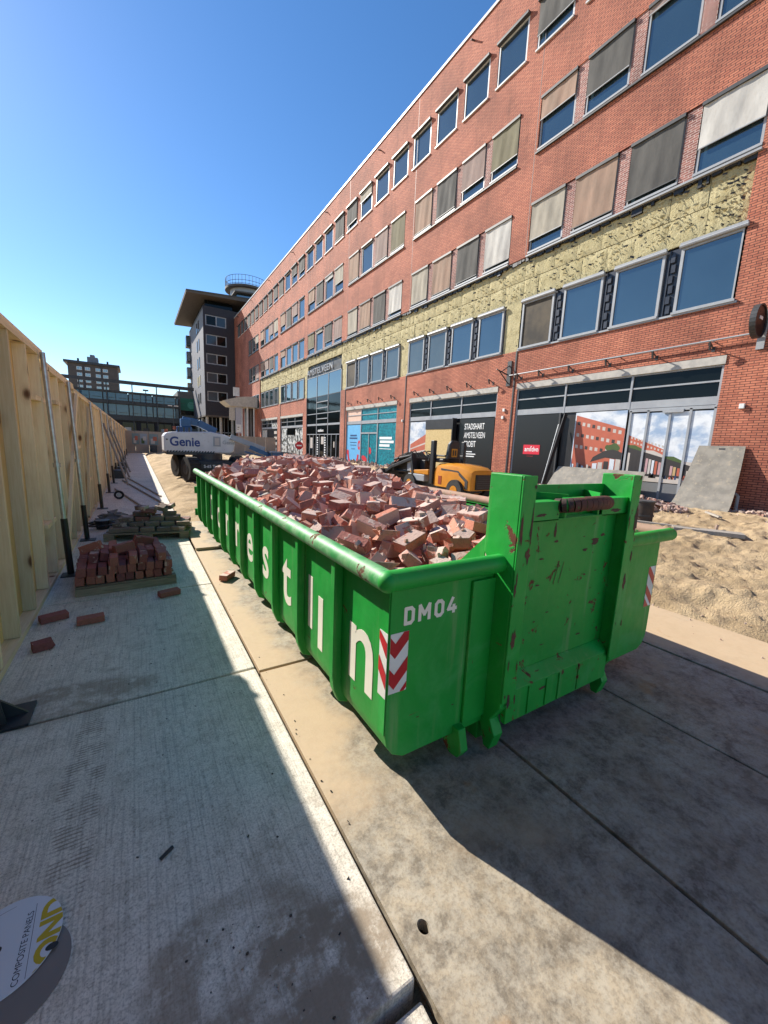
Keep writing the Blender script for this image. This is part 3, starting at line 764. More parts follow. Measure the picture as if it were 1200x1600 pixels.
# sliding doors
b = MB()
for y in (5.95, 6.68, 7.34, 8.12, 8.78): b.box(XB+.02, XB+.1, y-.04, y+.04, 0, 3.55)
b.box(XB+.02, XB+.12, 5.92, 8.85, 3.5, 3.62).box(XB-.02, XB+.03, 6.9, 7.6, 3.42, 3.54)
b.build('door_frame', FRAME, fA)
e = [5.99, 6.64, 7.3, 8.08, 8.74]
for i in range(4):
    y0, y1 = e[i]+(.08 if i else 0), e[i+1]
    xq = street_print(fA, y0, y1, .75, 3.45, XB+.055, False)
    zb = lambda y: 2.0+(y-7.3)*.4
    zp = lambda y: 1.5+(y-6.6)*.28
    ya = max(y0, 7.3)
    if ya < y1: flat(fA, 'printed_block', [(ya, zp(ya)), (ya, zb(ya)), (y1, zb(y1)), (y1, zp(y1))], BRP, xq)
    yy = max(y0+.03, 7.35)
    while yy < y1-.08:
        for j in range(2): flat(fA, 'printed_window', [(yy, zp(yy)+.2+j*.17), (yy, zp(yy)+.28+j*.17), (yy+.06, zp(yy)+.3+j*.17), (yy+.06, zp(yy)+.22+j*.17)], PALEP, xq-.001)
        yy += .13
    flat(fA, 'printed_planting', [(y0, zp(y0)-.02), (y0, zp(y0)+.1), ((y0+y1)/2, zp((y0+y1)/2)+.16), (y1, zp(y1)+.08), (y1, zp(y1)-.02)], GRNP if i % 2 else PALEP, xq-.002)
    flat(fA, 'printed_roof_line', [(y0, zp(y0)-.14), (y0, zp(y0)), (y1, zp(y1)), (y1, zp(y1)-.14)], DKP, xq-.003)
    flat(fA, 'printed_shops', [(y0, .96), (y0, zp(y0)-.14), (y1, zp(y1)-.14), (y1, .96)], DKP, xq-.002)
    y = y0+.02
    while y < y1-.09:
        c_ = rnd.choice([PALEP, PALEP, CLOUD, DKP, DKP, BRP, pc('print_warm', (190, 160, 112)), pc('print_pinkish', (190, 150, 150))])
        flat(fA, 'printed_shop', [(y, 1.05), (y, zp(y)-.2), (y+.085, zp(y)-.19), (y+.085, 1.05)], c_, xq-.004); y += rnd.uniform(.1, .15)
    for q_ in range(7):
        yq = rnd.uniform(y0+.05, y1-.05); hq = rnd.uniform(.1, .22); flat(fA, 'printed_passer', [(yq-.03, .9), (yq-.035, .9+hq*.7), (yq, .9+hq), (yq+.035, .9+hq*.7), (yq+.03, .9)], rnd.choice([DKP, DKP, NVP, BRP]), xq-.0055)
    flat(fA, 'printed_ground', [(y0, .75), (y0, .96), (y1, .96), (y1, .75)], PALEP, xq-.005)
    panel(fA, 'door_panel', y0, y1, .05, .72, pc('door_grey', (120, 122, 124)), XB+.05, .03)
panel(fA, 'dark_opening', 11.25, 11.9, 0, 3.6, BLACK, XB+.12, .03)
# bay B: print, chipboard box, black announcement
fB = shop_frame(1, [18.95, 21.98])
xx = street_print(fB, 22.0, 24.3, 0, 3.55, XB+.04, True)
flat(fB, 'printed_block', [(22.0, .3), (22.0, 2.85), (24.2, 1.95), (24.2, .3)], BRP, xx)
for j in range(3): flat(fB, 'printed_ledge', [(22.0, 1.0+j*.55), (22.0, 1.12+j*.55), (24.2, 1.0+j*.32), (24.2, .92+j*.32)], PALEP, xx-.002)
for i in range(6): flat(fB, 'printed_shop', [(22.1+i*.34, .4), (22.1+i*.34, 1.3-i*.05), (22.32+i*.34, 1.28-i*.05), (22.32+i*.34, .4)], DKP if i % 2 else PALEP, xx-.004)
b = MB(); b.box(XB-.28, XB-.24, 19.36, 22.0, -.05, 2.98); b.build('chipboard_panel', OSB, fB)
b = MB(); b.box(XB-.3, XB+.03, 19.35, 22.05, 2.98, 3.62).box(XB-.3, XB+.03, 19.27, 19.35, -.05, 3.66).box(XB-.24, XB+.03, 21.95, 22.05, 0, 3.0); b.build('panel_surround', BLACK, fB)
panel(fB, 'announcement_panel', 16.1, 18.95, -.05, 3.58, BLK, XB+.0, .05)
for i, s_ in enumerate(('STADSHART', 'AMSTELVEEN', 'GROEIT')):
    text('lettering', s_, .5, (XB-.004, 18.5, 2.95-i*.52), *TXT, LTW, fB, .004, sx=.6)
for i, l_ in enumerate((.75, 1.05, .95)):
    panel(fB, 'small_print', 18.45-l_, 18.45, 1.58-i*.14, 1.64-i*.14, LTW, XB-.006, .004)
# bay C: teal front
def speckle(name, c1, c2, sc):
    m, t, p = new_mat(name); g = G(t); v = g.coord()
    g.set(p.inputs['Base Color'], g.mix(g.ramp(g.noise(v, sc, 3, .6), .42, .58), c1, c2)); p.inputs['Roughness'].default_value = .35
    return m
TEAL = speckle('teal_print', srgb(24, 140, 152), srgb(16, 96, 112), 7); PINK = pc('pink_print', (226, 190, 168)); LB = pc('light_blue_print', (104, 178, 224)); REDD = pc('red_print', (206, 40, 52))
SWIRL = speckle('whitewashed_glass', srgb(214, 216, 212), srgb(60, 64, 62), 2.2)
fC = shop_frame(2, [29.1, 32.0], panes=[[TEAL, TEAL, PINK], [TEAL, TEAL, PINK]])
panel(fC, 'printed_pane', 26.3, 29.05, -.05, 3.58, TEAL); panel(fC, 'printed_pane', 32.1, 34.85, -.05, 3.58, LB)
for (y0, y1, z0, z1) in ((29.2, 30.5, -.05, 2.75), (30.58, 31.95, -.05, 2.75), (29.2, 31.95, 2.9, 3.58)): panel(fC, 'printed_door', y0, y1, z0, z1, TEAL)
b = MB(); b.box(XB+.04, XB+.12, 29.05, 29.18, 0, 3.6).box(XB+.04, XB+.12, 31.96, 32.1, 0, 3.6).box(XB+.04, XB+.12, 30.5, 30.58, 0, 2.8).box(XB+.04, XB+.12, 29.18, 31.96, 2.76, 2.89); b.build('door_frame', FRAME, fC)
rr_ = XB+.08
for i, l_ in enumerate((1.9, 2.2, 1.6)): panel(fC, 'printed_line', 28.75-l_, 28.75-(.1 if i == 1 else 0), 2.3-i*.3, 2.5-i*.3, LTW, rr_, .006)
panel(fC, 'printed_line', 26.9, 28.75, 1.5, 1.55, LTW, rr_, .006)
for i, (l_, z) in enumerate(((1.3, 2.55), (1.55, 2.3), (1.3, 1.95), (1.2, 1.7), (.75, 1.35))): panel(fC, 'printed_line', 33.5-l_/2, 33.5+l_/2, z, z+(.14 if i < 2 else .06), pc('navy_print', (30, 70, 120)), rr_, .006)
def ring_poly(cy, cz, r0, r1, a0, a1, n=14, st=1.0):
    o_ = [(cy+r1*math.cos(a0+(a1-a0)*i/n), cz+st*r1*math.sin(a0+(a1-a0)*i/n)) for i in range(n+1)]
    return o_+[(cy+r0*math.cos(a1-(a1-a0)*i/n), cz+st*r0*math.sin(a1-(a1-a0)*i/n)) for i in range(n+1)]
flat(fC, 'printed_smile', ring_poly(33.5, 1.0, .85, 1.15, -math.pi*.97, -.05, st=1.2), REDD, rr_-.002)
flat(fC, 'printed_dot', ring_poly(34.6, 1.05, .001, .25, 0, 6.28), REDD, rr_-.004)
flat(fC, 'printed_ring', ring_poly(32.35, 1.75, .12, .26, 0, 6.28, st=1.7), REDD, rr_-.003)
for (cy, cz, ry, rz) in ((30.3, 1.3, .22, .3), (31.3, .55, .5, .28)):
    flat(fC, 'printed_blob', [(cy+ry*math.cos(t), cz+rz*math.sin(t)+.25*ry*math.cos(t)) for t in [i*.45 for i in range(14)]], REDD, rr_-.002)
# bay D: glazed entrance through two storeys
a, b_ = shops[3]
b = MB(); cols = [36.3, 39.35, 42.45, 45.5]
for y in cols: b.box(XB+.02, XB+.12, y, y+.09, -.1, 9.1)
for z in (9.02, 4.98, 3.72, 2.72): b.box(XB+.02, XB+.12, a, b_, z, z+(.2 if z == 3.72 else .08))
for z in (6.2, 5.55, 4.4): b.box(XB+.0, XB+.1, 39.4, 42.4, z, z+.09)
for y in (37.2, 38.4, 40.2, 41.6, 43.4, 44.5): b.box(XB+.03, XB+.11, y, y+.06, -.1, 2.72)
fD = b.build('entrance_front', FRAME, bld)
for i in range(3):
    for (z0, z1) in ((6.9, 9.02), (5.06, 6.82), (3.92, 4.98), (2.8, 3.72), (0, 2.72)):
        MB().box(XB+.06, XB+.075, cols[i]+.09, cols[i+1], z0, z1).build('pane', GLASSR if z0 > 6 else GLASSD, fD)
MB().box(XB+.05, XB+.1, 36.35, 45.5, 6.82, 6.9).build('glazing_bar', DARK, fD)
for y in (39.9, 42.0):
    for j in range(8): MB().box(XB+.03, XB+.05, y, y+.3, .5+j*.26, .64+j*.26).build('sticker', LTW, fD)
for (y0, y1, z0, z1) in ((43.6, 44.3, 1.2, 2.4), (40.4, 41.1, 1.7, 2.5), (37.6, 37.85, 1.4, 2.0)): MB().box(XB+.03, XB+.05, y0, y1, z0, z1).build('notice', PALEP, fD)
MB().box(XB+.12, XB+.2, a, b_, -.1, 9.1).build('back_panel', BLACK, fD)
MB().box(XB+.02, XB+.1, 36.4, 45.5, 9.12, 9.4).build('sign_rail', DARK, fD)
text('sign_lettering', 'AMSTELVEEN', .95, (XB-.02, 45.3, 9.3), *TXT, FRAME, fD, .01, .06, sx=1.28)
text('sign_lettering', 'stadshart', .42, (XB+.01, 42.0, 3.05), *TXT, LTW, fD, .005, .02, sx=1.0)
# bays E and F
fE = shop_frame(4, [49.7, 52.8])
for (y0, y1) in ((46.85, 49.6), (49.8, 52.7), (52.9, 55.4)):
    panel(fE, 'whitewashed_pane', y0, y1, 0, 3.58 if y0 != 49.8 else 2.7, SWIRL)
panel(fE, 'fanlight', 49.8, 52.7, 2.8, 3.58, GLASSD)
fF = shop_frame(5, [60, 62.5], panes=[[SWIRL, GLASSD, GLASSD], [GLASSD, GLASSD, GLASSD]])
for j in range(4): panel(fF, 'white_shelf', 57.6, 58.9, .5+j*.8, .9+j*.8, PALEP)
panel(fF, 'pale_panel', 62.6, 65.2, 0, 3.5, STONE)
# spot lamps above the shop fronts
def spot(y, z, x0=XB):
    b = MB(); b.bar((x0, y, z+.1), (x0-.38, y, z+.28), .035).bar((x0-.38, y, z+.28), (x0-.3, y, z+.02), .05, .07)
    b.box(x0-.02, x0, y-.05, y+.05, z+.02, z+.18); return b.build('spot_lamp', DARK, bld)
for y in (6.3, 8.1, 9.9, 11.6, 13.2, 14.5): spot(y, 5.42)
for k in (1, 2):
    a, b_ = shops[k]
    for i in range(5): spot(a+.4+i*(b_-a-.8)/4*.93, 5.38)
b = MB(); b.cyl((XB-.16, 5.2, 5.8), (XB-.16, 15.3, 5.72), .032, 8)
for y in (6.3, 9.5, 12.7, 15.2): b.bar((XB, y, 5.76), (XB-.16, y, 5.76), .03)
b.build('awning_rail', FRAME, bld, smooth=True)
b = MB(); b.bar((XB, 15.33, 5.75), (XB-1.0, 15.33, 5.95), .05).bar((XB, 15.33, 6.3), (XB-.6, 15.33, 5.9), .04).box(XB-.06, XB, 15.2, 15.46, 5.2, 6.5).bar((XB, 15.33, 5.3), (XB-.8, 15.33, 5.9), .04); b.build('sign_bracket', DARK, bld)
for (y, z) in ((5.22, 3.52), (15.45, 3.95), (15.5, 3.55), (25.3, 3.7)):
    MB().box(XB-.09, XB+.0, y-.07, y+.07, z-.08, z+.08).build('wall_lamp', WHITE, bld, bevel=.01)
b = MB(); b.cyl((XB-.12, 4.86, 0), (XB-.12, 4.86, .55), .05, 8).bar((XB-.12, 4.86, .55), (XB-.14, 5.1, .72), .06); b.box(XB-.2, XB-.08, 5.0, 5.25, .66, .8); b.build('tap_stub', FRAME, bld)
# projecting round sign by the right edge
sg = thing('shop_sign', (XB, 5.02, 5.4), 'round sign on a bracket projecting from the brick wall at the right edge', 'sign')
sx_, sz_ = 16.75, 6.05
b = MB(); b.cyl((sx_, 5.0, sz_), (sx_, 5.1, sz_), .48, 28); b.build('disc', BLK, sg, smooth=True)
b = MB()
for i in range(28):
    t0, t1 = 2*math.pi*i/28, 2*math.pi*(i+1)/28
    b.bar((sx_+.48*math.cos(t0), 5.05, sz_+.48*math.sin(t0)), (sx_+.48*math.cos(t1), 5.05, sz_+.48*math.sin(t1)), .05, .16, up=(0,1,0))
b.build('rim', DARK, sg)
b = MB(); b.bar((sx_+.4, 5.05, sz_+.2), (XB, 5.05, sz_+.2), .05).bar((sx_+.4, 5.05, sz_-.2), (XB, 5.05, sz_-.2), .05).box(XB-.05, XB, 4.95, 5.15, 5.3, 6.5); b.build('bracket', FRAME, sg)
MB().box(sx_-.12, sx_+.12, 4.985, 4.999, sz_+.05, sz_+.14).build('emblem', LTW, sg)
# ------------------------------------------------------------------ dark tower block at the end of the street
TX0, TX1, TY = 11.75, 17.25, 84.65
tw = thing('apartment_tower', (TX0, TY, 0), 'dark clad apartment tower with a broad tilted overhanging roof at the end of the street', 'building')
wz = [22.8-3.45*i for i in range(5)]
hl = [(12.1, 15.85, z, z+1.95) for z in wz]
def facade_y(x0, x1, z0, z1, holes, y, depth, mb):
    xsn = sorted({v for v in [x0, x1]+[h[i] for h in holes for i in (0, 1)]}); zsn = sorted({v for v in [z0, z1]+[h[i] for h in holes for i in (2, 3)]})
    for i in range(len(xsn)-1):
        for j in range(len(zsn)-1):
            a, b_, c, d = xsn[i], xsn[i+1], zsn[j], zsn[j+1]
            if not any(h[0]-1e-3 <= (a+b_)/2 <= h[1]+1e-3 and h[2] <= (c+d)/2 <= h[3] for h in holes):
                mb.quad((a,y,c), (b_,y,c), (b_,y,d), (a,y,d))
            else:
                mb.quad((a,y,c), (a,y+depth,c), (a,y+depth,d), (a,y,d)).quad((b_,y,c), (b_,y,d), (b_,y+depth,d), (b_,y+depth,c)).quad((a,y,c), (b_,y,c), (b_,y+depth,c), (a,y+depth,c)).quad((a,y,d), (a,y+depth,d), (b_,y+depth,d), (b_,y,d))
mb = MB(); facade_y(TX0, 32, 6.4, 26.2, hl, TY, .35, mb)
mb.box(TX0+.02, 32, TY+.36, 107, 6.4, 26.2)
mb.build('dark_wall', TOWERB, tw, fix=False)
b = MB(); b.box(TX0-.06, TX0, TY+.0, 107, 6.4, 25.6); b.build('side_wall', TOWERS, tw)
for z in wz:
    b = MB(); y = TY+.12
    for (x0, x1, z0, z1) in ((12.12, 15.83, z+.02, z+.2), (12.12, 15.83, z+1.78, z+1.93), (12.12, 12.3, z+.2, z+1.78), (15.65, 15.83, z+.2, z+1.78), (13.95, 14.12, z+.2, z+1.78)): b.box(x0, x1, y, y+.12, z0, z1)
    wn = b.build('window', FRAME, tw)
    for (x0, x1) in ((12.3, 13.95), (14.12, 15.65)): MB().box(x0, x1, y+.05, y+.07, z+.2, z+1.78).build('pane', GLASSB2 if (x0 < 13) == (z < 20) else GLASSD, wn)
for r_, z in enumerate(wz):
    for (y, wd) in ((90, .9), (92.6, .9)):
        wn = MB().box(TX0-.14, TX0-.07, y, y+wd, z-.1, z+2.0).build('window', FRAMEW if r_ == 3 else DARK, tw)
        MB().box(TX0-.16, TX0-.14, y+.12, y+wd-.12, z+.02, z+1.88).build('pane', pc('yellow_blind', (196, 170, 60)) if r_ == 3 else GLASSD, wn)
    b = MB(); b.box(TX0-.9, TX0-.06, 104.6, 106.8, z-.4, z+2.0); wn = b.build('bay_window', pc('yellow_box', (200, 150, 50)) if r_ == 3 else DARK, tw)
    MB().box(TX0-.8, TX0-.1, 104.55, 104.59, z, z+1.8).build('pane', GLASSR, wn)
    MB().box(TX0-.93, TX0-.9, 104.8, 106.6, z, z+1.8).build('pane', GLASSR, wn)
b = MB(); b.box(TX0+.5, 17.2, TY+1.2, 106, 25.6, 27.6); b.build('penthouse', GLASSD, tw)
b = MB()
b.prism([(8.9, 27.5), (8.9, 27.75), (24, 28.9), (24, 28.2)], 1, 83.3, 108.5)
b.build('roof', SOFFIT, tw)
b = MB(); b.prism([(8.86, 27.76), (8.86, 27.95), (24, 29.1), (24, 28.91)], 1, 83.2, 108.6); b.build('roof_edge', ROOFM, tw)
b = MB(); b.box(TX0-.1, TX1, TY-.1, 106.9, 6.1, 6.4); b.build('soffit', SOFFIT, tw)
for (x, y) in ((12.1, 85.6), (14.6, 85.6), (12.1, 92), (12.1, 98), (16.8, 85.6)):
    MB().cyl((x, y, 0), (x, y, 6.1), .28, 12).build('column', STONE, tw, smooth=True)
q = MB(); q.box(12.6, 17.3, 87.5, 106, 0, 6.1); q.build('ground_floor', GLASSD, tw)
b = MB()
for i in range(7): b.box(12.5+i*.75, 12.58+i*.75, 87.4, 87.5, 0, 6.1)
b.box(12.5, 17.3, 87.4, 87.5, 3.1, 3.3); b.build('ground_floor_bars', FRAME, tw)
# round roof pavilion
rd = thing('roof_pavilion', (22.3, 95, 25), 'round rooftop pavilion with a railing behind the brick parapet', 'pavilion')
b = MB(); b.cyl((22.3, 95, 24.6), (22.3, 95, 33.4), 3.6, 32); b.build('drum', FRAME, rd, smooth=True)
b = MB(); b.cyl((22.3, 95, 33.4), (22.3, 95, 33.8), 4.6, 36); b.build('deck', SOFFIT, rd, smooth=True)
b = MB(); rr = 4.5
for i in range(40):
    t0, t1 = 2*math.pi*i/40, 2*math.pi*(i+1)/40
    p0 = (22.3+rr*math.cos(t0), 95+rr*math.sin(t0)); p1 = (22.3+rr*math.cos(t1), 95+rr*math.sin(t1))
    for z in (34.0, 34.6, 35.6): b.bar((p0[0], p0[1], z), (p1[0], p1[1], z), .06)
    b.bar((p0[0], p0[1], 33.8), (p0[0], p0[1], 35.6), .06)
b.build('railing', DARK, rd)
b = MB(); b.prism([(18.4, 31.4), (18.4, 31.6), (24, 32.1), (24, 31.8)], 1, 89.2, 94); b.build('awning_roof', SOFFIT, rd)
b = MB(); b.box(19.0, 24, 90.2, 94, 25.1, 31.5); b.build('glass_room', GLASSR, rd)
# entrance canopy in front of the end of the brick building
cn = thing('entrance_canopy', (14.5, 68, 0), 'curved pale entrance canopy on columns where the brick building meets the dark tower', 'canopy')
b = MB()
P = []
for i in range(13):
    u = i/12; P.append((12.0+u*5.25, 7.85+.95*math.sin(u*math.pi*.62)))
Q = [(x, z-.25-1.1*u_*0.9) for (x, z), u_ in zip(reversed(P), [1-i/12 for i in range(13)])]
b.prism(P+[(17.2, 7.15), (13.0, 7.1)], 1, 67.6, 71.5); b.build('canopy_roof', STONE, cn)
for x, r_ in ((15.75, .17), (14.9, .1), (16.8, .12)): MB().cyl((x, 68.2, 0), (x, 68.2, 7.1), r_, 12).build('column', FRAMEW, cn, smooth=True)
MB().box(13.85, 14.75, 68.0, 68.1, 2.9, 7.05).build('banner', pc('pale_banner', (170, 172, 184)), cn)
MB().box(13.95, 14.65, 67.97, 67.99, 3.1, 4.3).build('notice', WHITE, cn)
for i in range(2): MB().box(14.1, 14.25+.12*i, 67.94, 67.96, 3.45+.35*i, 3.55+.35*i).build('notice_mark', DARK, cn)
MB().box(13.6, 14.55, 68.2, 68.3, 8.75, 10.1).build('roof_sign', FRAMEW, cn)
MB().box(12.9, 13.75, 68.0, 68.08, 4.9, 7.0).build('hanging_panel', STONE, cn)
MB().box(16.0, 17.2, 70.5, 71.2, 0, 7.1).build('inner_wall', DARK, cn)
for i in range(5): MB().box(14.75+i*.5, 14.83+i*.5, 70.2, 70.3, 0, 7.1).build('mullion', FRAME, cn)
# ------------------------------------------------------------------ far buildings
gb = thing('glass_building', (0, 100, 0), 'low glass fronted office building with a long dark roof beam ending the street', 'building')
b = MB(); b.box(-45, 8.4, 100.4, 125, 0, 10.2).build('body', TOWERB, gb)
for fl, (z0, z1) in enumerate(((5.9, 8.1), (8.8, 10.35))):
    for i in range(12):
        x = -40+i*4.35
        x1 = min(x+4.2, 8.3)
        fr = MB().box(x, x1, 100.1, 100.35, z0-.05, z0+.05).box(x, x1, 100.1, 100.35, z1-.05, z1+.05)
        for xx in (x, (x+x1)/2): fr.box(xx-.05, xx+.05, 100.1, 100.35, z0, z1)
        fr.box(x+.4, x+1.8, 100.05, 100.1, z0+.5, z0+.56).box(x+2.6, x+4.0, 100.05, 100.1, z0+.5, z0+.56)
        wn = fr.build('window', DARK, gb)
        MB().box(x, x1, 100.2, 100.22, z0, z1).build('pane', GLASSB, wn)
MB().box(-45, 8.6, 99.8, 100.39, 8.15, 8.75).build('floor_band', DARK, gb)
MB().box(-45, 8.6, 99.8, 100.39, 4.9, 5.85).build('floor_band', DARK, gb)
MB().box(-45, 8.6, 99.9, 100.39, 10.4, 10.75).build('roof_edge', ROOFM, gb)
MB().box(-45, 11.4, 98.6, 99.4, 12.1, 12.75).build('roof_beam', DARK, gb)
for i in range(8): MB().box(-22+i*4.35, -21.8+i*4.35, 98.8, 99.2, 0, 12.1).build('post', DARK, gb)
for i in range(9):
    x = -22+i*3.3; MB().box(x, x+2.4, 100.0, 100.38, .2, 4.5).build('shop_window', GLASSD, gb)
    MB().box(x+.4, x+1.5, 99.95, 99.99, 2.8, 3.5).build('shop_sign', [PALEP, DKP, FRAME][i % 3], gb)
gr = thing('office_block', (10, 103, 0), 'grey block with a green banner beside the dark tower', 'building')
MB().box(8.5, 26, 103, 120, 0, 12.2).build('body', plain('grey_render', (.17,.17,.16), (.13,.13,.12), 1, .8), gr)
MB().box(8.9, 12.6, 102.85, 102.98, 8.0, 10.7).build('banner', pc('green_banner', (30, 120, 92)), gr)
MB().cyl((11.2, 102.8, 9.2), (11.2, 102.83, 9.2), .8, 20).build('emblem', pc('banner_emblem', (80, 160, 136)), gr)
for z in (1, 4, 7): MB().box(8.6, 12, 102.9, 102.98, z, z+1.3).build('window', GLASSD, gr)
ft = thing('apartment_block', (-11, 160, 0), 'distant brown block of flats with white window frames rising above the glass building', 'building')
FB = plain('flat_brown', (.115,.095,.08), (.09,.075,.065), 1, .8)
MB().box(-16.8, -3.9, 160, 172, 0, 23.4).build('body', FB, ft)
MB().box(-17.7, -3.3, 159.3, 172.5, 23.4, 24.1).build('roof', DARK, ft)
MB().box(-12.0, -9.2, 163, 167, 24.1, 26.2).box(-11.2, -10, 163, 166, 26.2, 26.9).build('lift_house', plain('flat_grey', (.25,.25,.26), None, 1, .8), ft)
for x in (-14.6, -6.9): MB().box(x, x+.5, 163, 164, 24.1, 25.4).build('chimney', DARK, ft)
for x in (-12.95, -8.5): MB().box(x, x+.25, 159.85, 160, 0, 23.3).build('downpipe', DARK, ft)
for r_ in range(7):
    for x in (-14.6, -12.5, -9.8, -7.9):
        z = 22.4-r_*1.85
        wn = MB().box(x, x+1.35, 159.9, 160, z-.9, z+.1).build('window', WHITE, ft)
        MB().box(x+.15, x+.62, 159.86, 159.9, z-.78, z-.02).build('pane', GLASSR, wn); MB().box(x+.74, x+1.2, 159.86, 159.9, z-.78, z-.02).build('pane', GLASSR, wn)
lp = thing('street_lamp', (6.2, 85, 0), 'slim double headed street lamp before the glass building', 'street lamp')
MB().cyl((6.2, 85, 0), (6.2, 85, 7.6), .08, 8).build('pole', DARK, lp)
for s_ in (-1, 1): MB().box(6.2+s_*.15, 6.2+s_*.85, 84.9, 85.1, 7.5, 7.65).build('lamp_head', FRAMEW, lp)
lp = thing('flood_lamp', (2.2, 97, 12.7), 'small lamp on the roof beam of the glass building', 'lamp')
MB().box(1.7, 2.7, 96.9, 97.2, 10.9, 11.2).build('lamp_head', DARK, lp); MB().cyl((2.2, 97, 0), (2.2, 97, 10.9), .07, 8).build('pole', DARK, lp)
# hoarding across the end of the street
eh = thing('site_hoarding', (1, 46, 0), 'pale hoarding with printed pictures closing the far end of the site', 'hoarding')
HP = plain('hoarding_board', (.42,.33,.26), (.34,.27,.21), 1, .8)
for i in range(13):
    x = -1.2+i*1.15; MB().box(x+.01, x+1.14, 46, 46.06, .05, 2.2).build('board', HP, eh)
for i, (x, wd) in enumerate(((-.3, .55), (.35, .6), (1.15, .75), (3.4, .7))):
    p_ = MB().box(x, x+wd, 45.95, 45.98, .9, 1.95).build('picture', pc('print_grey_%d' % (i % 2), [(120, 140, 140), (150, 160, 170)][i % 2]), eh)
    MB().box(x+.1, x+wd*.6, 45.92, 45.94, 1.0, 1.5).build('picture_patch', GRNP if i % 2 else PALEP, eh)
    MB().box(x+wd*.4, x+wd*.85, 45.91, 45.93, 1.3, 1.7).build('picture_patch', PALEP if i % 2 else BRP, eh)
tag(MB().box(1.2, 1.75, 45.4, 45.9, 0, .85).box(1.3, 1.6, 45.3, 45.4, .2, .6).build('generator', DARK, None, bevel=.03), 'dark machine box standing before the far hoarding', 'machine')
gh = thing('corrugated_hoarding', (12.8, 56, 0), 'grey ribbed hoarding below the entrance canopy', 'hoarding')
for i in range(4): MB().box(11.6+i*.62, 11.6+i*.62+.6, 56+.03*(i % 2), 56.06+.03*(i % 2), .0, 1.75).build('panel', FRAME, gh)

# ------------------------------------------------------------------ timber hoarding along the path
fe = thing('timber_fence', (-.85, 8, 0), 'tall raw timber hoarding with studs and steel props along the left of the path', 'fence')
FX = -.85
def fh(y): return 2.56 if y < 6.05 else (2.47 if y < 8.6 else 2.41)
BOARD = {}
y = -5.0
i_ = 0
while y < 62:
    wd = .6 if y < 16 else 1.2
    h_ = fh(y+wd/2)
    key = (wd, h_)
    if key not in BOARD: BOARD[key] = MB().box(-.022, 0, .002, wd-.002, .01, h_-.03).mesh('board', PLY)
    link('board', BOARD[key], fe, Matrix.Translation((FX-.095+rnd.uniform(-.003, .003), y, 0))); y += wd
SM = {}
ys_ = []
y = -4.9
while y < 62:
    ys_.append(y); y += .6 if 3.9 < y < 8 or y > 20 else .52
ys_ = [v for v in ys_]
for y in ys_:
    h_ = fh(y)
    if h_ not in SM: SM[h_] = MB().box(-.095, 0, 0, .045, .05, h_-.09).mesh('stud', STUD)
    link('stud', SM[h_], fe, Matrix.Translation((FX+rnd.uniform(-.004, .004), y, 0)))
for (a, b_) in ((-5, 0), (0, 3.2), (3.2, 6.04), (6.06, 8.6), (8.6, 12), (12, 18), (18, 26), (26, 36), (36, 48), (48, 62)):
    h_ = fh((a+b_)/2)
    MB().box(FX-.1, FX+.005, a+.004, b_-.004, .0, .045).build('bottom_rail', STUDY, fe)
    MB().box(FX-.1, FX+.005, a+.004, b_-.004, h_-.088, h_-.044).build('top_rail', STUDY, fe)
    MB().box(FX-.14, FX+.0, a+.004, b_-.004, h_-.04, h_+.0).build('top_rail', STUDY, fe)
    MB().box(FX-.15, FX-.03, a+.002, b_-.002, h_+.002, h_+.02).build('capping', GALV, fe)
def nogging(y0, y1, z): MB().box(FX-.09, FX-.002, y0, y1, z, z+.045).build('nogging', STUDY, fe)
nogging(5.46, 5.96, 1.98); nogging(5.46, 5.96, .62); nogging(8.5, 9.0, 1.4); nogging(10.1, 10.6, .7); nogging(6.7, 7.2, 2.02)
# diagonal timber braces
for (y0, z0, y1, z1) in ((6.4, .1, 8.7, 2.3), (9.2, .1, 10.6, 2.2), (17, .2, 18.6, 2.2)):
    MB().bar((FX+.02, y0, z0), (FX+.02, y1, z1), .095, .04, up=(1,0,0)).build('diagonal_brace', STUD, fe)
def prop(y, X0=-.79, foot=.55, top=2.45, lean=.03, big=False):
    zf = foot*1.0
    p0 = Vector((X0+.06, y, .02)); p1 = Vector((X0-.02, y+lean, top)); d = (p1-p0).normalized()
    o = MB().cyl(p0+d*zf, p1, .024 if not big else .03, 10).build('prop', GALV, fe, smooth=True)
    MB().cyl(p0, p0+d*(zf+.04), .034 if not big else .045, 10).build('prop_sleeve', BLACK, o, smooth=True)
    MB().box(X0-.03, X0+.17, y-.09, y+.09, .0, .012).build('foot_plate', DARK, o)
    MB().cyl(p0+d*(top*.5), p0+d*(top*.5+.05), .036, 10).build('prop_collar', GALV, o, smooth=True)
    return o
for y, ft_ in ((5.72, .62), (7.6, .5), (10.85, .5), (13.9, .5), (16.7, .55), (19.5, .5), (22.5, .5), (26, .5), (30, .5), (35, .5), (41, .5)): prop(y, foot=ft_, top=fh(y)-.06)
# black steel foot of the nearest prop
o = MB().bar((-.80, 2.85, .0), (-.85, 2.87, 1.55), .085, .12).build('prop', BLACK, fe)
b = MB(); b.box(-1.0, -.6, 2.74, 2.98, .0, .014)
b.prism([(-.76, .014), (-.62, .014), (-.76, .15)], 1, 2.86, 2.875); b.prism([(-.78, .014), (-.7, .014), (-.78, .6)], 1, 2.79, 2.80)
b.build('foot_plate', plain('black_steel', (.02,.024,.028), (.035,.04,.045), 6, .4), o)
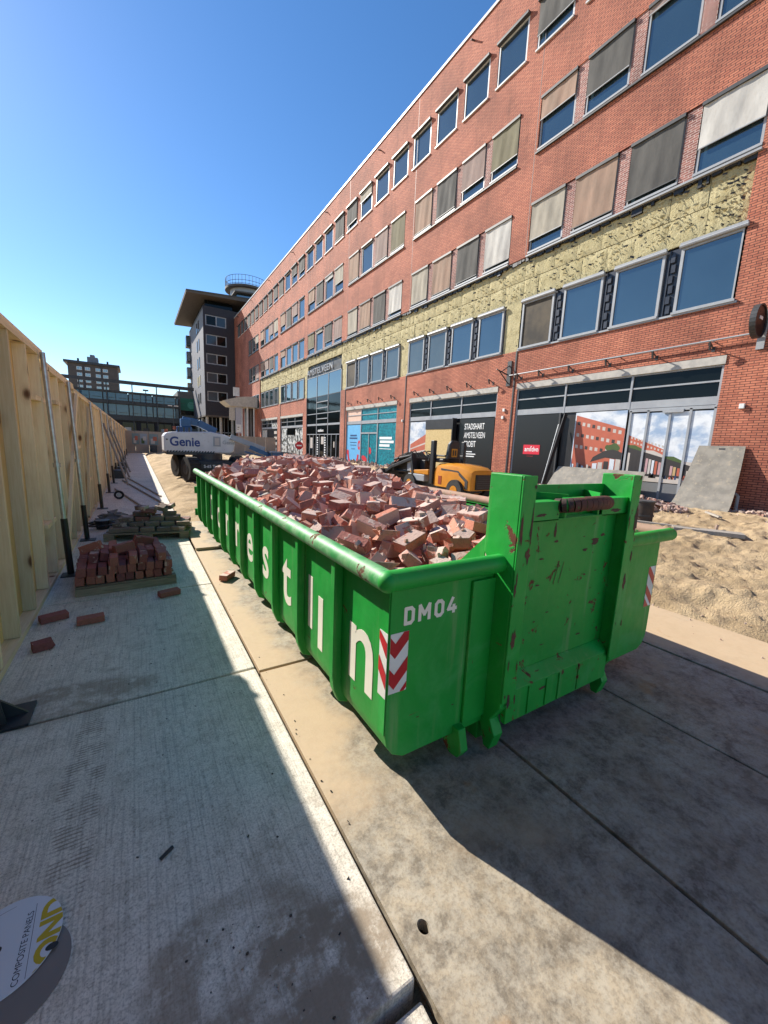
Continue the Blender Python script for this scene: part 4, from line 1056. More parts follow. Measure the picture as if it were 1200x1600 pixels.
# raking shores from fence to path with feet
for i, (y, xe, yb) in enumerate(((10.9, .46, 8.3), (13.3, .44, 10.4), (15.6, .5, 12.4))):
    MB().cyl((FX+.02, y+4.2, 2.0), (-.25, y+2.4, .3), .03, 8).build('raking_shore', OLDG, fe)
for (y, z) in ((18.5, .3), (20.5, .3), (24, .3)): MB().box(-.85, -.45, y, y+.5, 0, .32).build('ballast_block', DARK, fe, bevel=.02)
# loose poles lying from the fence onto the path
for i, (a_, b_, lab) in enumerate((((-.62, 14.6, .03), (.42, 8.62, .03), 'long thin pole lying on the path, nearest the far pallet'), ((-.5, 17.5, .03), (.5, 11.2, .03), 'thin pole lying on the path behind the nearest pole'), ((-.35, 18.5, .03), (.52, 12.6, .03), 'thin pole lying on the path, farthest of the three poles'))):
    o = MB().cyl(a_, b_, .022, 8).build('pole', OLDG, None); tag(o, lab, 'pole', 'poles lying on the path')
w_ = thing('castor_wheel', (-.45, 12.4, 0), 'small black wheel standing at the foot of the props by the fence', 'wheel')
b = MB()
for i in range(18):
    t0, t1 = 2*math.pi*i/18, 2*math.pi*(i+1)/18
    b.bar((-.45+.09*math.cos(t0), 12.4, .115+.09*math.sin(t0)), (-.45+.09*math.cos(t1), 12.4, .115+.09*math.sin(t1)), .05, .06, up=(0,1,0))
b.build('tyre', RUBBER, w_, smooth=True)
MB().cyl((-.45, 12.37, .115), (-.45, 12.43, .115), .05, 12).build('rim', GALV, w_)
# ------------------------------------------------------------------ green hook lift skip
SX0, SX1, SY0, SY1 = .93, 3.42, 1.39, 7.78
ZB, ZT = .155, 1.04
sk = thing('skip_container', (2.17, 4.6, 0), 'big green hook lift skip filled with broken bricks', 'skip')
cx = (SX0+SX1)/2
# side walls with the rounded lower edge
def side(x, s_, nm):
    prof = [(x, ZT), (x, .30), (x+s_*.012, .235), (x+s_*.045, .185), (x+s_*.11, ZB)]
    prof2 = [(p[0]+s_*.02, p[1]+.004) for p in prof]
    MB().prism(prof+list(reversed(prof2)), 1, SY0, SY1).build(nm, GREEN, sk, smooth=True)
side(SX0, 1, 'side_wall'); side(SX1, -1, 'side_wall')
MB().box(SX0+.13, SX1-.13, SY0+.005, SY1-.03, ZB, ZB+.02).build('floor', GREEN, sk)
def endp(y0, y1, nm):
    p_ = [(SX0, ZT), (SX0, .30), (SX0+.012, .235), (SX0+.045, .185), (SX0+.11, ZB-.005), (SX1-.11, ZB-.005), (SX1-.045, .185), (SX1-.012, .235), (SX1, .30), (SX1, ZT)]
    return MB().prism(p_, 1, y0, y1).build(nm, GREEN, sk, bevel=.004)
endp(SY0-.012, SY0+.004, 'front_wall')
# rear doors
endp(SY1-.01, SY1+.02, 'rear_door')
for z in (.35, .75):
    MB().cyl((SX0-.05, SY1-.02, z-.06), (SX0-.05, SY1-.02, z+.06), .035, 10).build('hinge', GREEN, sk, smooth=True)
# ribs
RIB = [1.86+.585*i for i in range(10)]+[7.62]
for s_, x in ((-1, SX0), (1, SX1)):
    for y in RIB:
        dp = .052*s_
        b = MB()
        prof = [(x, ZT), (x+dp, ZT), (x+dp, .36), (x+dp*.8, .27), (x+dp*.2, .19), (x-s_*.05, .165), (x-s_*.05, .3), (x, .45)]
        b.prism(prof, 1, y, y+.055)
        b.build('rib', GREEN, sk, bevel=.006)
    MB().box(min(x, x+s_*.005), max(x, x+s_*.005), SY0-.004, SY0+.05, .3, ZT).build('corner_strip', GREEN, sk)
# top rim tube
RT = .048; zr_ = 1.083
def rim_piece(p, q, m, nm='rim'): return MB().cyl(p, q, RT, 20).build(nm, m, sk, smooth=True)
xl, xr, yf, yb = SX0-.045, SX1+.045, SY0-.045, SY1
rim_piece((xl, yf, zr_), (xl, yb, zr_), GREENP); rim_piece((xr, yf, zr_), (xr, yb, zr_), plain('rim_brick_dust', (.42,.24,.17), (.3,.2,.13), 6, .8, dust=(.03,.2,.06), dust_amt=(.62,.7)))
rim_piece((xl, yf, zr_), (1.58, yf, zr_), GREEN); rim_piece((2.72, yf, zr_), (xr, yf, zr_), GREEN)
for (x, y) in ((xl, yb), (xr, yb), (xl, yf), (xr, yf)):
    bm = bmesh.new(); bmesh.ops.create_uvsphere(bm, u_segments=16, v_segments=10, radius=RT*1.03); bmesh.ops.translate(bm, verts=bm.verts, vec=(x, y, zr_))
    me = bpy.data.meshes.new('rim_cap'); bm.to_mesh(me); bm.free(); me.materials.append(GREENR); me.polygons.foreach_set('use_smooth', [True]*len(me.polygons)); link('rim_cap', me, sk)
# inside top flange so the wall joins the tube
b = MB(); b.box(SX0-.03, SX0+.02, SY0, SY1, ZT-.02, ZT+.0); b.box(SX1-.02, SX1+.03, SY0, SY1, ZT-.02, ZT); b.build('top_flange', GREEN, sk)
# hook end: two posts, centre panel, lift bar
PY = 1.255
for s_, xa, xb in ((1, 1.575, 1.645), (-1, 2.635, 2.705)):
    b = MB()
    prof = [(PY, 1.545), (1.46, 1.545), (1.46, 1.12), (SY0+.0, 1.02), (SY0, .16), (PY+.09, .02), (PY+.05, .02), (PY+.02, .12), (PY+.06, .2), (PY, .3)]
    b.prism(prof, 0, xa, xb)
    b.build('post', GREENR, sk, bevel=.005)
    # front flange, folded outward
    xf0, xf1 = (xa-.0, xb+.03) if s_ > 0 else (xa-.03, xb+.0)
    MB().box(xf0, xf1, PY-.012, PY-.001, .33, 1.543).build('post_flange', GREENR, sk, bevel=.003)
    x_ = xa if s_ > 0 else xb
    b = MB(); g0, g1 = (x_-.006, x_) if s_ > 0 else (x_, x_+.006)
    b.prism([(1.46, 1.2), (1.66, 1.0), (1.46, 1.0)], 0, g0+.01*s_, g1+.01*s_); b.build('post_gusset', GREEN, sk)
    xw = x_-.16*s_
    MB().prism([(min(x_, xw), .2), (max(x_, xw), .2), (max(x_, xw), 1.0), (min(x_, xw), 1.0)], 1, SY0-.03, SY0-.013).build('stiffener', GREEN, sk, bevel=.003)
MB().box(1.646, 2.634, 1.335, 1.36, .42, 1.34).build('centre_panel', GREENR, sk, bevel=.003)
MB().prism([(1.335, .42), (1.27, .36), (1.27, .17), (1.30, .17), (1.36, .42)], 0, 1.646, 2.634).build('lower_panel', GREENR, sk, bevel=.003)
for x in (1.82, 1.98, 2.1, 2.3): MB().box(x, x+.008, 1.262, 1.2695, .18, .35).build('weld_seam', GREENR, sk)
# upper box with pockets
b = MB(); b.box(1.646, 1.93, 1.275, 1.285, 1.3, 1.40).box(2.35, 2.634, 1.275, 1.285, 1.3, 1.40)
b.box(1.646, 2.634, 1.44, 1.455, 1.3, 1.475).box(1.646, 2.634, 1.275, 1.44, 1.3, 1.31)
b.box(1.646, 1.93, 1.275, 1.36, 1.395, 1.405).box(2.35, 2.634, 1.275, 1.36, 1.395, 1.405)
b.build('hook_box', GREENR, sk, bevel=.003)
for x0, x1 in ((1.86, 1.98), (2.42, 2.30)):
    b = MB(); b.prism([(x0, 1.455), (x0+.015, 1.455), (x1+.015, 1.275), (x1, 1.275)], 2, 1.311, 1.44); b.build('pocket_plate', GREENR, sk)
b = MB(); b.tube([(2.15+.205*math.cos(math.pi-math.pi*i/16), 1.31-.105*math.sin(math.pi*i/16)**.7, 1.375+.02*math.sin(math.pi*i/16)) for i in range(17)], .04, 14); b.build('hook_bar', RUST, sk, smooth=True)
MB().cyl((1.955, 1.275, 1.381), (2.05, 1.218, 1.391), .0425, 14).build('bar_collar', GREEN, sk, smooth=True)
# runners and rollers
for xa in (1.575, 2.615):
    b = MB(); b.box(xa, xa+.09, 1.40, 7.6, .02, .155); b.build('runner', GREEN, sk, bevel=.004)
for y in (1.75, 7.2):
    for xa in (1.33, 2.85):
        MB().cyl((xa, y, .075), (xa+.18, y, .075), .075, 16).build('roller', RUST, sk, smooth=True)
for xa, s_ in ((1.36, 1),):
    b = MB(); b.prism([(SY0-.06, .2), (SY0+.08, .2), (SY0+.05, .06), (SY0-.0, .03), (SY0-.06, .04), (SY0-.09, .09)], 0, xa, xa+.05); b.build('guide_lug', GREENR, sk, bevel=.004)
# rust patches where paint has worn off
def patch(poly, y):
    b = MB(); b.quad(*[(x, y, z) for x, z in poly]); b.build('bare_patch', RUST, sk, fix=False)
def blot(cx_, cz_, rx, rz, y, seed):
    q = random.Random(seed); n = 16
    patch([(cx_+rx*math.cos(2*math.pi*i/n)*q.uniform(.45, 1.15), cz_+rz*math.sin(2*math.pi*i/n)*q.uniform(.45, 1.15)) for i in range(n)], y)
yf_ = PY-.0135
blot(1.61, .69, .022, .07, yf_, 1); blot(1.655, 1.14, .02, .05, yf_, 2); blot(1.59, 1.27, .012, .1, yf_, 3); blot(1.665, 1.3, .008, .14, yf_, 4); blot(1.62, .34, .02, .05, yf_, 8)
blot(2.69, 1.25, .025, .11, yf_, 5); blot(2.66, .85, .02, .06, yf_, 6); blot(2.70, 1.02, .012, .05, yf_, 7)
yc = 1.3335
blot(1.72, 1.14, .06, .022, yc, 11); blot(1.7, 1.2, .03, .012, yc, 12); blot(2.42, 1.13, .05, .028, yc, 13); blot(2.5, 1.16, .03, .012, yc, 14); blot(2.0, 1.22, .012, .05, yc, 15); blot(2.02, 1.16, .025, .01, yc, 16); blot(2.32, 1.08, .03, .012, yc, 17)
for i in range(2): patch([(2.03+.05*i, .9), (2.036+.05*i, .9), (2.07+.05*i, 1.03), (2.066+.05*i, 1.03)], yc-.001)
for i in range(30):
    q_ = random.Random(200+i)
    fx_ = q_.random()
    if fx_ < .4: blot(q_.choice([1.585, 1.665, 2.62, 2.7])+q_.uniform(-.01, .01), q_.uniform(.3, 1.5), q_.uniform(.003, .01), q_.uniform(.008, .045), yf_-.0004, 300+i)
    elif fx_ < .75: blot(q_.uniform(1.68, 2.6), q_.uniform(.5, 1.28), q_.uniform(.006, .03), q_.uniform(.003, .008), yc-.0006, 300+i)
    elif fx_ < .9: blot(q_.uniform(1.7, 2.6), q_.uniform(1.31, 1.39), q_.uniform(.006, .03), q_.uniform(.003, .009), 1.2731, 300+i)
    else: blot(q_.uniform(1.0, 1.5), q_.uniform(.25, .6), q_.uniform(.006, .03), q_.uniform(.002, .005), SY0-.0128, 300+i)
blot(1.78, 1.335, .05, .012, 1.2735, 21); blot(2.5, 1.33, .06, .014, 1.2735, 22)
blot(1.95, .3, .04, .012, 1.2685, 23); blot(2.14, .345, .012, .02, 1.2685, 24)
# lettering
YG = pc('skip_white', (236, 232, 214), .5)
NL = [0]
def strokes(x0, z0, pts, wd, y):
    """painted letter: flat strokes laid a hair apart, round joints"""
    b = MB()
    for (x1, z1), (x2, z2) in zip(pts[:-1], pts[1:]):
        NL[0] += 1; yy = y-.00004*NL[0]
        d = Vector((x2-x1, z2-z1)).normalized(); nrm = Vector((-d.y, d.x))*wd/2; e = d*wd*.32
        b.quad((x0+x1-e.x+nrm.x, yy, z0+z1-e.y+nrm.y), (x0+x2+e.x+nrm.x, yy, z0+z2+e.y+nrm.y), (x0+x2+e.x-nrm.x, yy, z0+z2+e.y-nrm.y), (x0+x1-e.x-nrm.x, yy, z0+z1-e.y-nrm.y))
    b.build('lettering', YG, sk, fix=False)
LW, LH = .0185, .072
strokes(1.012, .852, [(.0, LH), (0, 0), (.03, 0), (.042, .012), (.042, LH-.012), (.03, LH), (.0, LH)], LW, SY0-.0135)
strokes(1.093, .853, [(0, 0), (0, LH), (.028, .026), (.056, LH), (.056, 0)], LW, SY0-.0135)
strokes(1.19, .855, [(.012, 0), (0, .012), (0, LH-.012), (.012, LH), (.03, LH), (.042, LH-.012), (.042, .012), (.03, 0), (.012, 0)], LW, SY0-.0135)
strokes(1.268, .857, [(.036, 0), (.036, .034)], LW, SY0-.0135); strokes(1.268, .857, [(.026, LH), (0, .018), (.05, .018)], LW, SY0-.0135)
def letter(ch, yc_, h_, z0, sx=1.0, bold=.009): return text('lettering', ch, h_, (SX0-.0015, yc_, z0), (0,-1,0), (0,0,1), YG, sk, bold, .0008, 'CENTER', sx)
cy = [RIB[0]-.235]+[r_-.2 for r_ in RIB[1:9]]
for ch, i, h_, z0 in (('n', 0, .66, .42), ('t', 2, .60, .44), ('s', 3, .58, .46), ('e', 4, .58, .46), ('r', 5, .58, .46), ('r', 6, .58, .46), ('o', 7, .58, .46), ('D', 8, .52, .46)):
    letter(ch, cy[i]+(.012 if i == 0 else 0), h_, z0, 1.0 if i else .94)
for (y0, z0, z1) in ((2.335, .44, .80), (2.165, .36, .71)):
    MB().box(SX0-.002, SX0, y0-.036, y0+.036, z0, z1).build('lettering', YG, sk)
# red and white chevrons on the corner, wrapped round two faces
def chev(x0, x1, z0, z1, y, nm='warning_chevron', half=None):
    o = MB().box(x0, x1, y-.0015, y, z0, z1).build(nm, WHITEP, sk)
    n = 3; H_ = (z1-z0)
    xm = (x0+x1)/2
    def clip(poly):
        out = poly
        for ax, lim, sgn in ((1, z0, 1), (1, z1, -1)):
            res = []
            for i in range(len(out)):
                a, b_ = out[i], out[(i+1) % len(out)]
                ina, inb = sgn*(a[ax]-lim) >= 0, sgn*(b_[ax]-lim) >= 0
                if ina: res.append(a)
                if ina != inb:
                    t = (lim-a[ax])/(b_[ax]-a[ax]); res.append((a[0]+t*(b_[0]-a[0]), a[1]+t*(b_[1]-a[1])))
            out = res
            if not out: break
        return out
    return o, clip
o, clip = chev(.934, 1.035, .515, .815, SY0-.0125)
def stripe(o, clip, xa, za, xb, zb, th, y):
    pl = clip([(xa, za), (xb, zb), (xb, zb+th), (xa, za+th)])
    if len(pl) > 2: q = MB(); q.quad(*[(x, y, z) for x, z in pl]); q.build('red_stripe', REDP, o, fix=False)
for zc in (.565, .72):
    stripe(o, clip, .962, zc-.03, 1.035, zc+.05, .075, SY0-.015); stripe(o, clip, .934, zc+.005, .962, zc-.03, .075, SY0-.015)
stripe(o, clip, 1.0, .49, 1.035, .53, .03, SY0-.015)
o3 = MB().box(SX0-.0068, SX0-.0054, 1.385, 1.452, .49, .815).build('warning_chevron', WHITEP, sk)
for zc in (.545, .70):
    pl_ = [(1.385, zc-.005), (1.452, zc+.07), (1.452, zc+.145), (1.385, zc+.07)]
    pl_ = [(y, min(z, .813)) for y, z in pl_]
    q = MB(); q.quad(*[(SX0-.0085, y, z) for y, z in pl_]); q.build('red_stripe', REDP, o3, fix=False)
o, clip = chev(3.30, 3.405, .505, .83, SY0-.0125)
for zc in (.56, .72, .87, .45): stripe(o, clip, 3.30, zc+.06, 3.405, zc-.05, .07, SY0-.015)
# interior backing of rubble under the loose bricks
def heap_h(x, y):
    base = np.interp(y, [1.4, 1.75, 2.4, 3.2, 4.2, 5.2, 6.2, 7.0, 7.6, 7.8], [.87, .94, 1.05, 1.14, 1.24, 1.33, 1.385, 1.33, 1.16, 1.0])
    u = np.abs(x-2.25)/1.15
    return base-(.22+.1*(x > 2.25))*np.clip(u, 0, 1)**2.6
m = MB()
m.grid(lambda u, v: (.96+u*2.43, 1.41+v*6.34, float(heap_h(.96+u*2.43, 1.41+v*6.34))-.16), 24, 60)
o = m.build('packed_rubble', PILE, None, fix=False); tag(o, 'packed brick rubble beneath the loose bricks in the skip', 'rubble', None, 'stuff')

# ------------------------------------------------------------------ bricks
def brick_mesh(nm, L, Wd, H, broken, seed, mat):
    q = random.Random(seed)
    bm = bmesh.new(); bmesh.ops.create_cube(bm, size=1)
    for v in bm.verts:
        v.co = Vector((v.co.x*L, v.co.y*Wd, v.co.z*H))
    if broken:
        bmesh.ops.subdivide_edges(bm, edges=[e for e in bm.edges if abs(e.verts[0].co.x-e.verts[1].co.x) < 1e-4 and e.verts[0].co.x > 0], cuts=1, use_grid_fill=True)
        for v in bm.verts:
            if v.co.x > L*.45: v.co.x += q.uniform(-.05, .02)*(L/.21)**.3; 
    bmesh.ops.bevel(bm, geom=[e for e in bm.edges if e.calc_face_angle(0) > .8], offset=.004, segments=1, affect='EDGES', clamp_overlap=True)
    for v in bm.verts: v.co += Vector((q.uniform(-.0025, .0025), q.uniform(-.0025, .0025), q.uniform(-.0025, .0025)))
    me = bpy.data.meshes.new(nm); bm.to_mesh(me); bm.free(); me.materials.append(mat)
    at = me.attributes.new('bed', 'FLOAT', 'FACE'); at.data.foreach_set('value', [1.0 if abs(p.normal.z) > .8 else 0.0 for p in me.polygons]); return me
VAR = []
for i in range(5): VAR.append((brick_mesh('brick', .238, .113, .076, False, i, PILE), .238, .113, .076))
for i in range(7):
    L = [.19, .15, .12, .17, .14, .10, .18][i]; VAR.append((brick_mesh('brick', L, .113, .076, True, 20+i, PILE), L, .113, .076))
CS = .02
nxh, nyh = int(2.4/CS), int(6.3/CS)
hx = .975+CS*np.arange(nxh); hy = 1.425+CS*np.arange(nyh)
HX, HY = np.meshgrid(hx, hy, indexing='ij')
TGT = heap_h(HX, HY)
HM = TGT-.15
nr = np.random.RandomState(5)
placed = []
def sample(L, Wd, H):
    a = np.linspace(-.5, .5, max(4, int(L/.016))); b = np.linspace(-.5, .5, max(4, int(Wd/.016)))
    A, B = np.meshgrid(a, b); n = A.size
    c = np.linspace(-.5, .5, 5)
    A2, C2 = np.meshgrid(a, c); B3, C3 = np.meshgrid(b, c)
    P = [np.stack([A.ravel()*L, B.ravel()*Wd, np.full(n, s*H/2)], 1) for s in (-1, 1)]
    P += [np.stack([A2.ravel()*L, np.full(A2.size, s*Wd/2), C2.ravel()*H], 1) for s in (-1, 1)]
    P += [np.stack([np.full(B3.size, s*L/2), B3.ravel()*Wd, C3.ravel()*H], 1) for s in (-1, 1)]
    return np.concatenate(P)
SMP = [sample(*v[1:]) for v in VAR]
def drop(vi_pts, x, y, rot):
    P = vi_pts @ rot.T
    ix = ((P[:,0]+x-.975)/CS).round().astype(int); iy = ((P[:,1]+y-1.425)/CS).round().astype(int)
    if ix.min() < 0 or iy.min() < 0 or ix.max() >= nxh or iy.max() >= nyh: return None
    h_ = HM[ix, iy]
    gap = h_-P[:,2]
    z = np.sort(gap)[int(len(gap)*.93)]             # let rough corners bite a little
    return z, ix, iy, P
def settle(pts, x, y, ks, kz):
    best = None
    for t in range(ks):
        ex = nr.normal(0, kz); ey = nr.normal(0, kz*.8); ez = nr.uniform(0, 6.28)
        if nr.rand() < .22: ex += math.pi/2
        rot = np.array(Euler((ex, ey, ez)).to_matrix())
        r_ = drop(pts, x+nr.normal(0, .02), y+nr.normal(0, .02), rot)
        if r_ is None: continue
        sc_ = r_[0]
        if best is None or sc_ < best[0][0]: best = (r_, rot)
    return best
cells = []
n_try = 0
chunks = []
CH_P = sample(.42, .21, .19)
for (x, y) in ((2.75, 4.35), (2.15, 4.9), (1.75, 6.3), (2.2, 6.9), (3.0, 2.75), (1.35, 6.9), (1.5, 5.6), (2.7, 6.2), (1.3, 4.4)):
    r_ = settle(CH_P, x, y, 5, .3)
    if r_:
        (z, ix, iy, P), rot = r_; z -= .05
        np.maximum.at(HM, (ix, iy), z+P[:,2]); chunks.append((x, y, z, rot))
while len(placed) < 1650 and n_try < 6000:
    n_try += 1
    k = nr.randint(0, nxh*nyh, 24)
    ii, jj = np.unravel_index(k, (nxh, nyh))
    d = (TGT-HM)[ii, jj]; b_ = d.argmax()
    if d[b_] < -.01 and n_try > 1200: continue
    vi = nr.choice(12, p=[.11]*5+[.45/7]*7)
    r_ = settle(SMP[vi], hx[ii[b_]], hy[jj[b_]], 3, .6)
    if not r_: continue
    (z, ix, iy, P), rot = r_
    mx = (z+P[:,2]).max()
    if mx > TGT[ii[b_], jj[b_]]+.11: continue
    np.maximum.at(HM, (ix, iy), z+P[:,2])
    px, py_ = hx[0]+CS*(ix.mean()), hy[0]+CS*(iy.mean())
    placed.append((vi, px, py_, z, rot, ix, iy, z+P[:,2]))
score = []
for i, (vi, x, y, z, rot, ix, iy, zz) in enumerate(placed):
    vis = (zz > HM[ix, iy]-.012).mean()
    score.append((vis*VAR[vi][1]/(x*x+y*y+.3), i))
score.sort(reverse=True)
top300 = {i for _, i in score[:300]}
G_HEAP = 'bricks heaped in the green skip'
bulk_v, bulk_f, bulk_r, bulk_b = [], [], [], []
for i, (vi, x, y, z, rot, *_r) in enumerate(placed):
    M = Matrix(rot.tolist()).to_4x4(); M.translation = (x, y, z)
    me = VAR[vi][0]
    if i in top300:
        o = link('brick', me, None, M)
        tag(o, 'loose whole red brick lying on the rubble heap in the green skip' if vi < 5 else 'broken piece of red brick lying on the rubble heap in the green skip', 'brick', G_HEAP if vi < 5 else 'broken bricks heaped in the green skip')
    else:
        n0 = len(bulk_v)
        bulk_v += [tuple(M @ v.co) for v in me.vertices]
        for p in me.polygons: bulk_f.append(tuple(n0+k for k in p.vertices))
        bulk_r += [nr.rand()]*len(me.polygons); bulk_b += [d_.value for d_ in me.attributes['bed'].data]
me = bpy.data.meshes.new('brick_rubble'); me.from_pydata(bulk_v, [], bulk_f); me.materials.append(PILE)
at = me.attributes.new('rnd', 'FLOAT', 'FACE'); at.data.foreach_set('value', bulk_r)
at = me.attributes.new('bed', 'FLOAT', 'FACE'); at.data.foreach_set('value', bulk_b); me.update()
tag(link('brick_rubble', me), 'mass of broken bricks filling the green skip', 'rubble', None, 'stuff')
fv, ff, fr = [], [], []
for i in range(750):
    x, y = rnd.uniform(1.0, 3.35), rnd.uniform(1.45, 7.6)
    ii, jj = min(int((x-.975)/CS), nxh-1), min(int((y-1.425)/CS), nyh-1)
    s_ = rnd.uniform(.006, .03)*(1 if rnd.random() < .8 else 1.6); M = Matrix.Translation((x, y, float(HM[ii, jj])+s_*.15)) @ Euler((rnd.uniform(0, 6), rnd.uniform(0, 6), rnd.uniform(0, 6))).to_matrix().to_4x4()
    n0 = len(fv); a_, c_, d_ = s_*rnd.uniform(.7, 1.3), s_*rnd.uniform(.5, 1), s_*rnd.uniform(.3, .8)
    fv += [tuple(M @ Vector((sx*a_*rnd.uniform(.6, 1.1), sy*c_*rnd.uniform(.6, 1.1), sz*d_))) for sx, sy, sz in ((-1,-1,-1),(1,-1,-1),(1,1,-1),(-1,1,-1),(-1,-1,1),(1,-1,1),(1,1,1),(-1,1,1))]
    r_ = rnd.random()
    for f in ((0,3,2,1),(4,5,6,7),(0,1,5,4),(1,2,6,5),(2,3,7,6),(3,0,4,7)): ff.append(tuple(n0+k for k in f)); fr.append(r_)
me = bpy.data.meshes.new('brick_fragments'); me.from_pydata(fv, [], ff)
FRAG = brickpile_mat('brick_fragment', [(.5,.2,.13,1), (.55,.42,.35,1), (.4,.15,.1,1), (.6,.5,.42,1), (.34,.14,.11,1)], .66)
me.materials.append(FRAG); at = me.attributes.new('rnd', 'FLOAT', 'FACE'); at.data.foreach_set('value', fr); me.update()
tag(link('brick_fragments', me), 'small brick and mortar fragments strewn over the heap in the skip', 'rubble', None, 'stuff')
MORT = plain('old_mortar', (.42,.38,.33), (.3,.27,.24), 12, .95, bump=.4)
CHL = ['masonry chunk of bricks still in mortar near the middle of the skip heap', 'masonry chunk still in mortar, left of the middle of the skip heap', 'masonry chunk still in mortar at the far left of the skip heap', 'masonry chunk still in mortar at the far end of the skip heap', 'masonry chunk still in mortar at the near right of the skip heap', 'masonry chunk still in mortar in the far left corner of the skip', 'masonry chunk still in mortar beside the left rim far back in the skip', 'masonry chunk still in mortar at the back right of the skip heap', 'masonry chunk still in mortar beside the left rim midway along the skip']
for ci, (x, y, z, rot) in enumerate(chunks):
    M = Matrix(rot.tolist()).to_4x4(); M.translation = (x, y, z)
    t = tag(link('masonry_chunk', None, None, M), CHL[ci], 'masonry', 'masonry chunks in the skip')
    for r_ in range(3):
        for c_ in range(2):
            if (r_+c_+ci) % 5 == 4: continue
            link('brick', VAR[(r_+c_) % 5][0], t, M @ Matrix.Translation((-.105+c_*.212+.05*(r_ % 2)-.02, rnd.uniform(-.01, .01)-.05, -.068+r_*.068)))
            if (r_+ci) % 3: link('brick', VAR[(r_+c_+2) % 5][0], t, M @ Matrix.Translation((-.105+c_*.2, .055, -.068+r_*.068)))
    q = MB(); q.box(-.19, .17, -.08, .085, -.09, .085, M); q.build('mortar', MORT, t)
# ------------------------------------------------------------------ pallets with bricks on the path
def euro_pallet(name, M, label, L, Wd):
    t = tag(link(name, None, None, M), label, 'pallet')
    for i in range(5): MB().box(-L/2, L/2, -Wd/2+i*(Wd-.1)/4, -Wd/2+.1+i*(Wd-.1)/4, .1, .122, M).build('deck_board', OLDW, t)
    for x in (-L/2, -.07, L/2-.14):
        MB().box(x, x+.14, -Wd/2, Wd/2, .082, .099, M).build('cross_board', OLDW, t)
        for y in (-Wd/2, -.06, Wd/2-.12): MB().box(x, x+.14, y, y+.12, .0, .081, M).build('block', OLDW, t)
    return t
MP = Matrix.Translation((.15, 7.68, .002)) @ Matrix.Rotation(R(-9), 4, 'Z')
euro_pallet('pallet', MP, 'wooden pallet farther along the path carrying dark grey pavers', 1.2, .85)
pv = [brick_mesh('paver', .2, .075, .1, False, 60+i, PAVERD) for i in range(4)]
fl_ = [brick_mesh('paver', .2, .1, .066, False, 70+i, PAVERD) for i in range(4)]
G_D = 'dark pavers piled on the far pallet'
def dpaver(x, y, z, rx, ry, rz):
    M = MP @ Matrix.Translation((x, y, z)) @ Euler((rx, ry, rz)).to_matrix().to_4x4()
    tag(link('paver', rnd.choice(fl_), None, M), 'dark grey paver in the loose pile on the far pallet', 'paver', G_D)
for lay in range(4):
    nxx = 5-(lay > 1)-(lay > 2); nyy = 7-lay*2
    for i in range(nxx):
        for j in range(nyy):
            if lay and rnd.random() < .14: continue
            dpaver((i-(nxx-1)/2)*.222+rnd.uniform(-.02, .02)+(.05 if lay % 2 else 0), (j-(nyy-1)/2)*.112+rnd.uniform(-.01, .01), .158+lay*.068+rnd.uniform(0, .006), rnd.uniform(-.09, .09), rnd.uniform(-.08, .08), rnd.uniform(-.18, .18))
for i in range(9): dpaver(rnd.uniform(-.25, .3), rnd.uniform(-.12, .15), .44+rnd.uniform(-.05, .04), rnd.uniform(-.3, .3), rnd.uniform(-.3, .3), rnd.uniform(0, 3))
# a lower heap of slates behind it by the fence
sl = MB().box(-.1, .1, -.07, .07, -.012, .012).mesh('slate', plain('slate', (.16,.16,.16), (.1,.1,.1), 5, .8, bump=.4, var=.6))
for i in range(60):
    x, y = rnd.gauss(-.42, .13), rnd.gauss(9.1, .3); r_ = math.hypot((x+.42)/.3, (y-9.1)/.7)
    M = Matrix.Translation((x, y, .02+max(0, .2*(1-r_))*rnd.random())) @ Euler((rnd.uniform(-.3, .3), rnd.uniform(-.3, .3), rnd.uniform(0, 3))).to_matrix().to_4x4()
    tag(link('slate', sl, None, M), 'flat grey piece of broken tile in the low heap by the fence', 'tile', 'broken tiles heaped by the fence')
bt = thing('bucket', (-.58, 8.45, 0), 'small black cable coil and bucket lying by the fence beside the far pallet', 'bucket')
MB().cyl((-.58, 8.45, .0), (-.58, 8.45, .16), .09, 14, .12).build('body', BLACK, bt, smooth=True)
b = MB(); b.tube([(-.58+.2*math.cos(i*.5), 8.4+.16*math.sin(i*.5), .05+.004*i) for i in range(22)], .014, 6); b.build('cable', BLACK, bt, smooth=True)
